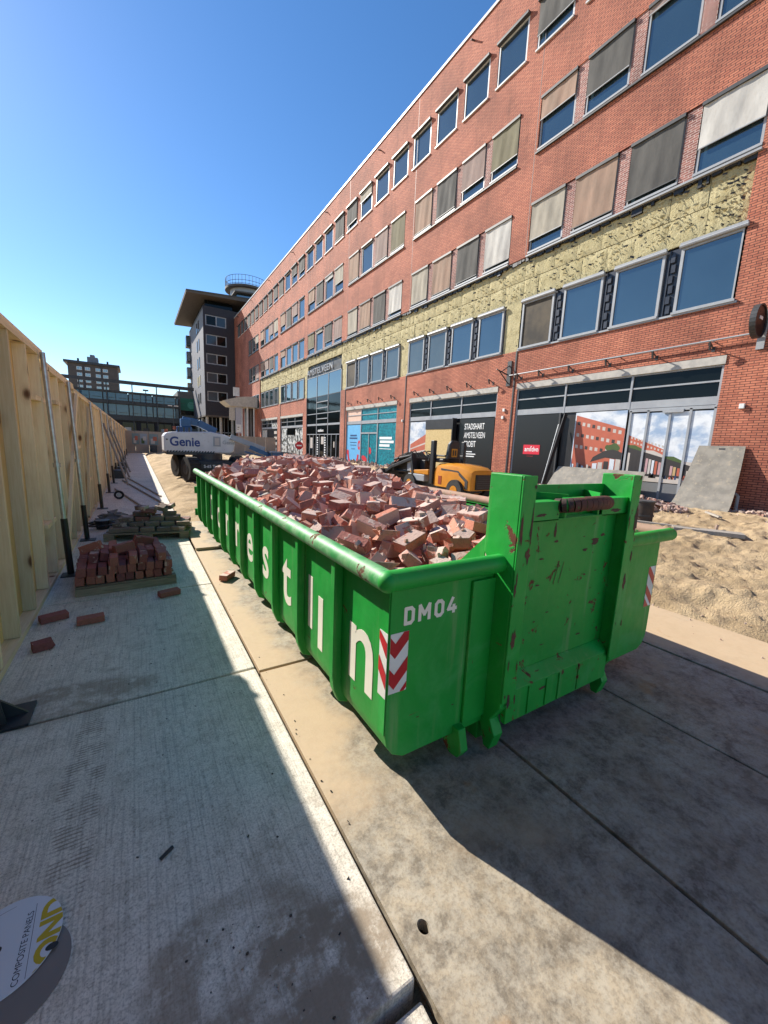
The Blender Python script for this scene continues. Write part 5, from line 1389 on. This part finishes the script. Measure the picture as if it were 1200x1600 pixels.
# near pallet: red pavers standing on edge
MQ = Matrix.Translation((-.17, 5.36, .002)) @ Matrix.Rotation(R(3.5), 4, 'Z')
t = tag(link('wooden_skid', None, None, MQ), 'weathered wooden skid under the neat stack of red pavers', 'pallet')
for i in range(5): MB().box(-.46, .46, -.45+i*.205, -.36+i*.205, .075, .095, MQ).build('deck_board', OLDW, t)
MB().box(-.46, .46, -.47, -.39, .0, .074, MQ).build('bearer', OLDW, t); MB().box(-.46, .46, .36, .44, .0, .074, MQ).build('bearer', OLDW, t); MB().box(-.46, .46, -.05, .03, .0, .074, MQ).build('bearer', OLDW, t)
rp = [brick_mesh('paver', .205, .076, .09, False, 80+i, PAVER) for i in range(4)]
G_R = 'red pavers stacked on the near skid'
for lay in range(3):
    for j in range(4):
        n = 10 if lay < 2 else 9
        for i in range(n):
            if lay == 2 and (i < 1 or rnd.random() < .34): continue
            x = -.42+.088*i+.02*(lay % 2)+rnd.uniform(-.004, .004)+(.04 if lay == 2 else 0); y = -.33+.213*j+rnd.uniform(-.015, .015)-.015*lay
            tl = rnd.gauss(0, .05)+(.22 if lay == 2 and i % 4 == 2 else 0)
            M = MQ @ Matrix.Translation((x, y, .142+lay*.094+rnd.uniform(0, .005)+abs(tl)*.03)) @ Euler((rnd.gauss(0, .03), tl, rnd.gauss(0, .05))).to_matrix().to_4x4() @ Matrix.Rotation(math.pi/2, 4, 'Z')
            tag(link('paver', rnd.choice(rp), None, M), 'red paver on edge in the stack on the near skid', 'paver', G_R)
for i in range(3):
    M = MQ @ Matrix.Translation((-.3+.26*i+rnd.uniform(-.03, .03), -.05+rnd.uniform(-.25, .2), .405+rnd.uniform(0, .01))) @ Euler((rnd.uniform(-.15, .15), rnd.uniform(-.5, .5), rnd.uniform(-.5, .5))).to_matrix().to_4x4()
    tag(link('paver', rnd.choice(rp), None, M), 'red paver lying loose on top of the stack on the near skid', 'paver', 'loose pavers on the red stack')
# single bricks on the ground
LB_ = brick_mesh('brick', .2, .098, .055, False, 91, PAVER); LH = brick_mesh('brick', .13, .098, .06, True, 92, PAVER); LG = brick_mesh('brick', .21, .1, .065, False, 93, PILE)
for me_, x, y, rz, lab in ((LB_, -.70, 4.33, .35, 'red brick with a dusty top close against the fence foot'), (LB_, -.42, 4.14, .12, 'red brick lying flat on the path, right of the brick by the fence'),
                           (LH, -.69, 3.76, .3, 'broken half brick by the fence foot, nearest the camera'), (LB_, .22, 4.55, .28, 'red brick on the path right of the stacked skid, nearest the sun'),
                           (LG, .86, 4.86, .9, 'sunlit brick lying on the road plate against the skip side')):
    tag(link('brick', me_, None, Matrix.Translation((x, y, .031)) @ Matrix.Rotation(rz, 4, 'Z')), lab, 'brick')
# small chips and grit
b = MB()
for i in range(170):
    u = rnd.random()
    if u < .35: x, y = rnd.uniform(-.75, .62), rnd.uniform(.8, 8)
    elif u < .6: x, y = rnd.gauss(.28, .16), rnd.gauss(1.0, .15)
    elif u < .8: x, y = rnd.gauss(-.5, .14), rnd.uniform(3.3, 4.8)
    else: x, y = .70+abs(rnd.gauss(0, .03)), rnd.uniform(1.2, 6)
    if x > .655 and x < .69: continue
    s_ = rnd.uniform(.0012, .0048); M = Matrix.Translation((x, y, s_*.4 if x < .66 else s_*.4-.01)) @ Euler((rnd.random(), rnd.random(), rnd.random()*3)).to_matrix().to_4x4()
    b.m = rnd.choice([0, 0, 1]); b.box(-s_, s_, -s_*.7, s_*.7, -s_*.5, s_*.5, M)
o = b.build('grit', [plain('grit_dark', (.05,.045,.04)), plain('grit_pale', (.35,.3,.25))], None); tag(o, 'scattered grit and chips on the path', 'grit', None, 'stuff')
tag(MB().cyl((.0, 1.545, .004), (.045, 1.575, .004), .0075, 8).build('stub', BLACK, None, smooth=True), 'small dark stub lying alone on the concrete path', 'stub')
# round composite panel offcuts
d2 = thing('panel_disc', (-.41, 1.37, 0), 'plain grey brown panel disc lying beneath the printed white one', 'disc')
MB().cyl((-.41, 1.37, .001), (-.41, 1.37, .005), .15, 72).build('sheet', plain('disc_brown', (.23,.2,.175), (.2,.175,.155), 3, .6), d2)
d1 = thing('panel_disc', (-.442, 1.468, .005), 'round white composite panel offcut printed COMPOSITE PANELS lying at the lower left', 'disc')
DC = Vector((-.442, 1.468, .0105))
TL = Matrix.Translation(DC) @ Euler((R(1.5), R(-1.5), 0)).to_matrix().to_4x4()
b = MB(); b.cyl((0, 0, -.0018), (0, 0, .0018), .15, 72); b.v = [tuple(TL @ Vector(v)) for v in b.v]; b.build('sheet', plain('disc_white', (.66,.70,.74), (.62,.66,.70), 3, .35), d1)
NAVY = pc('disc_ink', (30, 36, 52)); YEL = pc('disc_yellow', (200, 172, 20))
def dtext(name, s_, size, px, py_, ang, m, bold=0, sx=1.0, clip=True):
    cd, sn = math.cos(ang), math.sin(ang)
    o_ = text(name, s_, size, (px-DC.x, py_-DC.y, .0021), (cd, sn, 0), (-sn, cd, 0), m, d1, bold, 0, 'LEFT', sx)
    bm = bmesh.new(); bm.from_mesh(o_.data)
    for i in range(40):
        t_ = 2*math.pi*i/40; n_ = Vector((math.cos(t_), math.sin(t_), 0))
        bmesh.ops.bisect_plane(bm, geom=bm.verts[:]+bm.edges[:]+bm.faces[:], plane_co=n_*.1493, plane_no=n_, clear_outer=True)
    bm.to_mesh(o_.data); bm.free(); o_.data.transform(TL); return o_
dtext('lettering', 'COMPOSITE PANELS', .0245, -.3845, 1.337, R(88.5), NAVY, .0003, .97)
dtext('lettering', 'BOND', .088, -.292, 1.312, R(90), YEL, .004, 1.0)
b = MB(); b.bar((-.368-DC.x, 1.344-DC.y, .0021), (-.375-DC.x, 1.575-DC.y, .0021), .0012, .0002); b.v = [tuple(TL @ Vector(v)) for v in b.v]; b.build('printed_line', NAVY, d1)
b = MB(); P = [(-.12-.02*math.sin(i*.14)+.13*(i/22)**1.6, .0+.13*math.sin(i*.068), .0021) for i in range(23)]
for p_, q_ in zip(P[:-1], P[1:]): b.bar(p_, q_, .0008, .0002)
b.v = [tuple(TL @ Vector(v)) for v in b.v]; b.build('pencil_line', NAVY, d1)
for (px, py_, ra, rb) in ((-.312, 1.402, .017, .011), (-.452, 1.473, .006, .009)):
    q = MB(); q.quad(*[tuple(TL @ Vector((px-DC.x+ra*math.cos(i*.45), py_-DC.y+rb*math.sin(i*.45), .00215))) for i in range(14)]); q.build('printed_dot', BLACK, d1, fix=False)
# ------------------------------------------------------------------ boom lift
lf = thing('boom_lift', (2.3, 17, .15), 'white and blue boom lift with folded boom standing beyond the skip', 'boom lift')
for (x, y, lab) in ((1.62, 15.7, 0), (1.45, 17.9, 0), (3.35, 16.4, 0), (3.75, 18.4, 0)):
    a = Vector((.96, .28, 0))
    p = Vector((x, y, .58))
    MB().cyl(p-a*.18, p+a*.18, .43, 22).build('tyre', RUBBER, lf, smooth=True)
    b = MB(); b.cyl(p-a*.19, p+a*.19, .2, 14); b.build('rim', DARK, lf)
    b = MB()
    for i in range(18):
        t_ = 2*math.pi*i/18; q = Vector((-.28*math.sin(t_), .96*math.sin(t_), math.cos(t_)))
        b.bar(p+q*.42-a*.17, p+q*.42+a*.17, .05, .06, up=q)
    b.build('tread', RUBBER, lf)
b = MB(); b.box(1.75, 3.3, 16.3, 17.9, .4, .85).box(2.0, 3.1, 16.2, 18, .5, .78); b.build('chassis', BLACK, lf, bevel=.03)
text('lettering', 'S-65 Trax', .15, (2.12, 16.19, .6), (1,0,0), (0,0,1), LTW, lf, .002)
MB().cyl((2.4, 17.2, .85), (2.4, 17.2, 1.1), .55, 24).build('turntable', DARK, lf, smooth=True)
prof = [(.88, 1.14), (.88, 1.72), (.95, 1.84), (1.15, 1.89), (2.5, 1.96), (3.05, 1.86), (3.35, 1.72), (3.4, 1.5), (3.35, 1.2), (3.2, 1.13)]
MB().prism(prof, 1, 16.9, 18.4).build('engine_cover', LIFTW, lf, bevel=.05)
MB().box(.95, 2.6, 16.86, 18.3, 1.04, 1.15).build('counterweight', DARK, lf)
b = MB()
for i in range(17):
    x = .95+i*.1; b.quad((x, 16.893, 1.15), (x+.05, 16.893, 1.15), (x+.08, 16.893, 1.2), (x+.03, 16.893, 1.2))
b.build('hazard_strip', DARK, lf, fix=False)
text('lettering', 'Genie', .47, (1.06, 16.892, 1.38), (1,0,0), (0,0,1), BLUEW, lf, .012, .002, sx=.92)
text('lettering', 'Genie', .2, (2.92, 16.892, 1.5), (1,0,0), (0,0,1), FRAME, lf, .004, .002)
MB().box(2.58, 2.85, 16.88, 16.9, 1.4, 1.78).build('hatch', FRAME, lf); MB().box(2.64, 2.8, 16.875, 16.885, 1.45, 1.72).build('decal', PALEP, lf)
MB().cyl((.98, 16.89, 1.6), (.98, 16.86, 1.6), .03, 8).build('latch', DARK, lf)
for (x, z, r_) in ((.98, 1.86, .06), (1.28, 1.98, .07)): MB().cyl((x, 17.2, z), (x, 17.2, z+.12), r_, 10).build('beacon', pc('beacon_orange', (170, 90, 60)), lf)
b = MB(); b.box(1.33, 1.85, 16.95, 17.4, 1.8, 2.1).box(1.48, 1.82, 17.0, 17.5, 2.1, 2.4); b.build('boom_pivot', BLUE, lf, bevel=.02)
b = MB(); b.bar((1.55, 17.3, 2.36), (2.1, 17.3, 2.28), .26, .22, up=(0,1,0)).bar((2.1, 17.3, 2.28), (2.75, 17.3, 1.98), .26, .2, up=(0,1,0)); b.build('lower_boom', BLUE, lf, bevel=.015)
for i in range(5): MB().box(1.36+i*.09, 1.41+i*.09, 16.93, 16.95, 1.85, 2.08-.02*(i % 2)).build('hose', BLUEW if i % 2 else DARK, lf)
b = MB(); b.bar((3.2, 16.8, 1.8), (4.5, 16.6, 1.34), .2, .2, up=(0,1,0)); b.build('boom', FRAME, lf, bevel=.015)
b = MB(); b.bar((3.9, 16.58, 1.42), (5.0, 16.45, .98), .16, .16, up=(0,1,0)).bar((3.7, 16.6, 1.24), (4.7, 16.5, .98), .06, .06, up=(0,1,0)).bar((4.8, 16.45, 1.15), (4.7, 16.45, .7), .09, up=(0,1,0)); b.build('jib', BLUE, lf, bevel=.01)
b = MB(); b.box(4.62, 5.18, 16.2, 16.9, 1.0, 1.26); b.build('control_cover', BLUE, lf, bevel=.03)
b = MB(); b.box(4.6, 5.4, 15.9, 17.0, .28, .34)
for (x, y) in ((4.6, 15.9), (5.4, 15.9), (4.6, 17), (5.4, 17)): b.bar((x, y, .3), (x, y, 1.25), .04)
for z in (.8, 1.25): b.bar((4.6, 15.9, z), (5.4, 15.9, z), .035).bar((4.6, 17, z), (5.4, 17, z), .035).bar((4.6, 15.9, z), (4.6, 17, z), .035).bar((5.4, 15.9, z), (5.4, 17, z), .035)
b.build('work_platform', DARK, lf)

# ------------------------------------------------------------------ compact loader behind the skip
ld = thing('compact_loader', (9.2, 10.4, 0), 'small orange compact loader with open seat and black loader arms behind the skip', 'loader')
def hood_prof(s): return s
b = MB()
n = 9
secs = [(8.86, .02, .98), (8.9, .0, 1.06), (9.1, -.01, 1.15), (9.5, -.02, 1.22), (10.0, -.02, 1.24), (10.55, .0, 1.2), (10.7, .03, 1.1)]
ring = []
for (y, ins, zt) in secs:
    x0, x1 = 8.72+ins, 9.78-ins
    pts = [(x0, .42), (x0-.0, zt-.28), (x0+.03, zt-.1), (x0+.14, zt-.02), (x0+.36, zt), (x1-.36, zt), (x1-.14, zt-.02), (x1-.03, zt-.1), (x1, zt-.28), (x1, .42)]
    ring.append([(x, y, z) for x, z in pts])
k0 = len(b.v)
for rg_ in ring: b.v += rg_
m_ = len(ring[0])
for i in range(len(ring)-1):
    for j in range(m_-1): b.f.append((k0+i*m_+j, k0+i*m_+j+1, k0+(i+1)*m_+j+1, k0+(i+1)*m_+j)); b.mi.append(0)
b.f.append(tuple(k0+j for j in range(m_))); b.mi.append(0); b.f.append(tuple(k0+(len(ring)-1)*m_+j for j in reversed(range(m_)))); b.mi.append(0)
b.build('engine_hood', ORANGE, ld, smooth=True)
MB().box(8.9, 9.62, 8.82, 8.87, .45, .92).build('grille', BLACK, ld, bevel=.015)
b = MB()
for i in range(6): b.box(8.94, 9.58, 8.805, 8.822, .5+i*.07, .53+i*.07)
b.build('grille_slats', DARK, ld)
b = MB(); b.prism([(9.0, .45), (9.0, .72), (9.45, 1.0), (10.3, 1.04), (10.3, .98), (9.5, .93), (9.12, .68), (9.12, .45)], 0, 8.702, 8.718); b.build('side_stripe', DARK, ld)
MB().box(8.70, 8.72, 10.25, 10.42, .5, .78).build('side_handle', pc('handle_red', (150, 60, 20)), ld)
b = MB(); b.box(8.9, 9.6, 9.2, 12.0, .3, .55); b.build('chassis', DARK, ld, bevel=.02)
for (x, y) in ((8.72, 9.5), (9.78, 9.5), (8.75, 12.0), (9.75, 12.0)):
    MB().cyl((x-.13, y, .36), (x+.13, y, .36), .36, 20).build('tyre', RUBBER, ld, smooth=True)
    MB().cyl((x-.14, y, .36), (x+.14, y, .36), .17, 12).build('rim', ORANGE, ld)
b = MB(); b.box(8.68, 8.82, 10.72, 10.9, .45, 1.96); b.build('roll_bar', BLACK, ld, bevel=.02)
b = MB(); b.box(9.68, 9.8, 10.3, 10.45, .9, 1.95); b.build('roll_bar', BLACK, ld, bevel=.02)
b = MB(); b.prism([(8.86, 1.32), (8.95, 1.85), (9.05, 1.97), (9.3, 1.97), (9.4, 1.88), (9.46, 1.32)], 1, 10.2, 10.34); b.build('seat_back', BLACK, ld, bevel=.04)
MB().box(9.03, 9.28, 10.185, 10.2, 1.42, 1.7).build('seat_badge', pc('badge_yellow', (190, 130, 30)), ld)
for i in range(2): MB().box(9.075+i*.1, 9.125+i*.1, 10.176, 10.184, 1.47, 1.65).build('badge_mark', BLACK, ld)
b = MB(); b.box(8.78, 9.55, 10.3, 10.9, 1.22, 1.36); b.build('seat', BLACK, ld, bevel=.04)
for x in (8.74, 9.56): MB().box(x, x+.08, 10.2, 10.8, 1.42, 1.48).build('armrest', BLACK, ld, bevel=.015)
b = MB(); b.bar((9.2, 11.7, .8), (9.15, 11.45, 1.42), .1).box(8.98, 9.35, 11.55, 11.85, .8, 1.25); b.build('steering_column', BLACK, ld, bevel=.02)
b = MB()
ctr = Vector((9.15, 11.42, 1.46)); ax = Vector((-.08, -.55, .83)).normalized(); e1 = Vector((1,0,0)); e2 = ax.cross(e1).normalized()
P = [ctr+e1*.21*math.cos(i*.35)+e2*.21*math.sin(i*.35) for i in range(19)]
b.tube(P, .02, 8)
for i in (1, 7, 13): b.bar(ctr, P[i], .03)
b.build('steering_wheel', BLACK, ld, smooth=True)
MB().prism([(11.0, .75), (12.1, .75), (12.1, .86), (11.0, .95)], 0, 8.72, 9.7).build('front_fender', ORANGE, ld, bevel=.02)
MB().box(8.7, 9.72, 11.2, 12.2, .5, .74).build('floor_plate', FRAME, ld, bevel=.02)
b = MB()
for x in (8.8, 9.6):
    b.bar((x, 12.0, 1.3), (x-.05, 13.3, .9), .12, .22, up=(1,0,0)).bar((x-.05, 13.3, .9), (x-.05, 14.1, .5), .12, .22, up=(1,0,0)).bar((x, 11.9, .6), (x, 12.1, 1.45), .14, .2, up=(1,0,0))
    b.cyl((x+.1, 12.1, .8), (x+.08, 13.2, .75), .06, 10).cyl((x+.05, 12.2, 1.4), (x+.05, 13.4, 1.2), .05, 10)
b.prism([(12.0, .7), (12.0, 1.3), (12.35, 1.5), (12.8, 1.42), (13.4, 1.05), (13.4, .7)], 0, 8.9, 9.5).box(8.7, 9.65, 13.2, 13.35, .75, 1.1); b.build('loader_arms', BLACK, ld, bevel=.015)
b = MB()
for i in range(6):
    x = 8.78+i*.16; b.tube([(x, 12.0, 1.25), (x-.05, 12.3, 1.5+.04*(i % 3)), (x-.1, 12.8, 1.35), (x-.05, 13.2, 1.05)], .02, 6)
b.build('hydraulic_hoses', RUBBER, ld, smooth=True)
b = MB(); b.prism([(13.9, .1), (14.9, .1), (14.9, .16), (14.0, .18), (14.05, .75), (13.85, .8)], 0, 8.4, 9.95); b.build('bucket', DARK, ld)
MB().box(8.78, 9.4, 12.1, 12.4, .8, 1.2).build('valve_block', FRAME, ld, bevel=.02)

# ------------------------------------------------------------------ leaning plates, planks, rubble along the front
def leaning(name, label, y0b, y1b, y0t, y1t, xb_, xt, zt, mat, curve, th=.02):
    o = thing(name, (xb_, (y0b+y1b)/2, 0), label, 'steel plate')
    pt = lambda u, v: (xb_+(xt-xb_)*(v**curve if curve != 1 else v), (y0b+(y0t-y0b)*v)*(1-u)+(y1b+(y1t-y1b)*v)*u, -.06+(zt+.06)*v)
    b = MB(); b.grid(pt, 6, 14)
    k = len(b.v); b.grid(lambda u, v: (pt(u, v)[0]+th, pt(u, v)[1], pt(u, v)[2]), 6, 14)
    nu, nv = 6, 14
    def e(i, j): return i*(nv+1)+j
    for i in range(nu):
        for j in (0, nv): b.f.append((e(i,j), e(i+1,j), k+e(i+1,j), k+e(i,j))); b.mi.append(0)
    for j in range(nv):
        for i in (0, nu): b.f.append((e(i,j), e(i,j+1), k+e(i,j+1), k+e(i,j))); b.mi.append(0)
    b.build('sheet', mat, o, smooth=True); return o
PL2 = plain('old_plate', (.25,.225,.185), (.165,.15,.125), 3.2, .75, bump=.3, bscale=12, dust=(.33,.275,.2), dust_amt=(.52,.75))
o = leaning('leaning_plate', 'bent grey road plate leaning against the brick wall right of the sliding doors', 4.75, 6.45, 4.92, 6.22, 15.95, 17.24, 2.2, PL2, .55)
q = MB(); P4 = [(15.95+(17.24-15.95)*(((z+.06)/2.26)**.55)-.006, y, z) for y, z in ((5.62, 2.07), (5.62, 2.12), (5.44, 2.12), (5.44, 2.07))]; q.quad(*P4); q.build('lifting_slot', BLACK, o, fix=False)
leaning('leaning_plate', 'broad low grey plate leaning under the printed window behind the skip hook end', 7.6, 11.7, 7.7, 11.5, 16.2, 16.9, 1.13, PL2, 1)
o = MB().bar((16.6, 12.15, 0), (17.2, 11.95, 3.1), .028).build('leaning_bar', GALV, None); tag(o, 'thin metal bar leaning beside the black hoarding panel', 'bar')
o = MB().bar((16.5, 12.0, 0), (17.15, 11.6, 3.55), .22, .04, up=(0,1,0)).build('leaning_board', BLACK, None); tag(o, 'narrow black board leaning between hoarding and printed window', 'board')
def plank(x, y, z, L, wd, th, rz, rx, lab, mat=OLDG):
    M = Matrix.Translation((x, y, z)) @ Euler((rx, 0, rz)).to_matrix().to_4x4()
    tag(MB().box(-L/2, L/2, -wd/2, wd/2, 0, th, M).build('plank', mat, None, bevel=.006), lab, 'plank')
plank(10.7, 3.45, .06, 1.25, .34, .09, R(-62), 0, 'thick grey plank lying on the sand right of the skip')
plank(10.5, 4.3, .1, 1.5, .09, .05, R(-72), 0, 'thin batten on the sand beyond the thick plank')
plank(14.2, 4.5, .1, 1.1, .09, .05, R(35), .1, 'short batten lying crosswise before the leaning plate')
plank(14.6, 9.5, .16, 3.4, .3, .08, R(95), 0, 'long dark plank lying in the rubble behind the hook end')
plank(6.0, 21, .3, 3.2, .3, .12, R(8), 0, 'pale beam lying on the sand behind the boom lift', FRAMEW)
dr = thing('steel_drum', (11.6, 5.2, 0), 'rusty black drum standing in the sand behind the right of the skip', 'drum')
MB().cyl((11.6, 5.2, -.05), (11.6, 5.2, .52), .24, 20).build('body', plain('drum_black', (.03,.026,.024), (.07,.045,.03), 6, .7, bump=.3), dr, smooth=True)
for z in (.12, .5): MB().cyl((11.6, 5.2, z), (11.6, 5.2, z+.04), .26, 20).build('hoop', DARK, dr, smooth=True)
# rubble strip along the foot of the building, many small pieces
RB = brickpile_mat('fine_rubble', [(.3,.12,.085,1), (.42,.32,.24,1), (.24,.11,.09,1), (.45,.38,.3,1), (.36,.17,.12,1)], .66)
bv, bf, br = [], [], []
def rub(x, y, z, s_):
    n0 = len(bv); M = Matrix.Translation((x, y, z)) @ Euler((rnd.uniform(0, 6), rnd.uniform(0, 6), rnd.uniform(0, 6))).to_matrix().to_4x4()
    a, c, d = s_*rnd.uniform(.6, 1.2), s_*rnd.uniform(.35, .7), s_*rnd.uniform(.25, .5)
    bv.extend(tuple(M @ Vector((sx*a, sy*c, sz*d))) for sx, sy, sz in ((-1,-1,-1),(1,-1,-1),(1,1,-1),(-1,1,-1),(-1,-1,1),(1,-.8,1),(.8,1,1),(-1,1,.8)))
    for f in ((0,3,2,1),(4,5,6,7),(0,1,5,4),(1,2,6,5),(2,3,7,6),(3,0,4,7)): bf.append(tuple(n0+i for i in f)); br.append(br[-1] if f[0] and br else rnd.random())
def heap(cx_, cy_, rx, ry, hh, n, s_):
    for i in range(n):
        t_ = rnd.uniform(0, 6.283); r_ = math.sqrt(rnd.random())
        rub(cx_+rx*r_*math.cos(t_), cy_+ry*r_*math.sin(t_), .04+hh*(1-r_**1.5)*rnd.uniform(.5, 1.0), s_*rnd.uniform(.5, 1.3))
heap(14.6, 6.6, 1.0, 1.3, .28, 330, .09); heap(15.4, 8.4, .9, 1.3, .22, 230, .1); heap(15.8, 11.5, .8, 2.2, .22, 260, .1)
heap(16.6, 2.8, .5, 2.6, .12, 300, .07)
for i in range(16): heap(16.3-rnd.random()*.6, 15+i*3.1, .9, 2.0, .3+.25*rnd.random(), 110, .12)
for i in range(10): heap(12.5+rnd.random()*2.5, 16+i*4, 1.4, 1.8, .3, 60, .12)
for i in range(330): rub(rnd.uniform(6, 16.5), rnd.uniform(1.5, 40), .03, rnd.uniform(.015, .06))
for i in range(260):
    x_, y_ = 4.5+abs(rnd.gauss(0, 1.6)), rnd.uniform(.6, 6)
    rub(x_, y_, .0+(.03 if x_ > 5.2 else -.01), rnd.uniform(.004, .02))
me = bpy.data.meshes.new('rubble_strip'); me.from_pydata(bv, [], bf); me.materials.append(RB)
at = me.attributes.new('rnd', 'FLOAT', 'FACE'); at.data.foreach_set('value', br); me.update()
tag(link('rubble_strip', me), 'low band of brick rubble along the foot of the building and over the sand', 'rubble', None, 'stuff')
# round no entry sign and mesh fence bits before the glazed entrance
ns = thing('road_sign', (14.6, 40.5, 0), 'small round red and white sign standing before the glazed entrance', 'sign')
MB().cyl((14.6, 40.5, 0), (14.6, 40.5, 1.5), .03, 8).build('post', GALV, ns)
MB().cyl((14.6, 40.45, 1.45), (14.6, 40.48, 1.45), .42, 24).build('disc', REDP, ns); MB().box(14.32, 14.88, 40.42, 40.45, 1.38, 1.52).build('bar', LTW, ns)
for i in range(3):
    x0, y0 = 10.6+i*1.9, 50-i*1.5
    hf = thing('mesh_fence', (x0, y0, 0), ['galvanised mesh fence panel nearest the boom lift basket', 'galvanised mesh fence panel in the middle of the short row', 'galvanised mesh fence panel nearest the shop front'][i], 'fence')
    b = MB()
    for k in range(9): b.bar((x0+k*.21, y0-k*.16, .1), (x0+k*.21, y0-k*.16, 1.5), .025)
    for z in (.1, .8, 1.5): b.bar((x0, y0, z), (x0+1.68, y0-1.28, z), .04)
    b.build('frame', GALV, hf)
for i, (x, y) in enumerate(((11.4, 51), (9.6, 49.5))):
    o = thing('barrier', (x, y, 0), ['dark crowd of site boxes beside the mesh fence', 'dark site box behind the boom lift basket'][i], 'box')
    b = MB(); b.box(x, x+.9, y, y+.7, 0, 1.1).box(x+.1, x+.8, y-.1, y, .2, .9); b.build('body', DARK, o, bevel=.03)
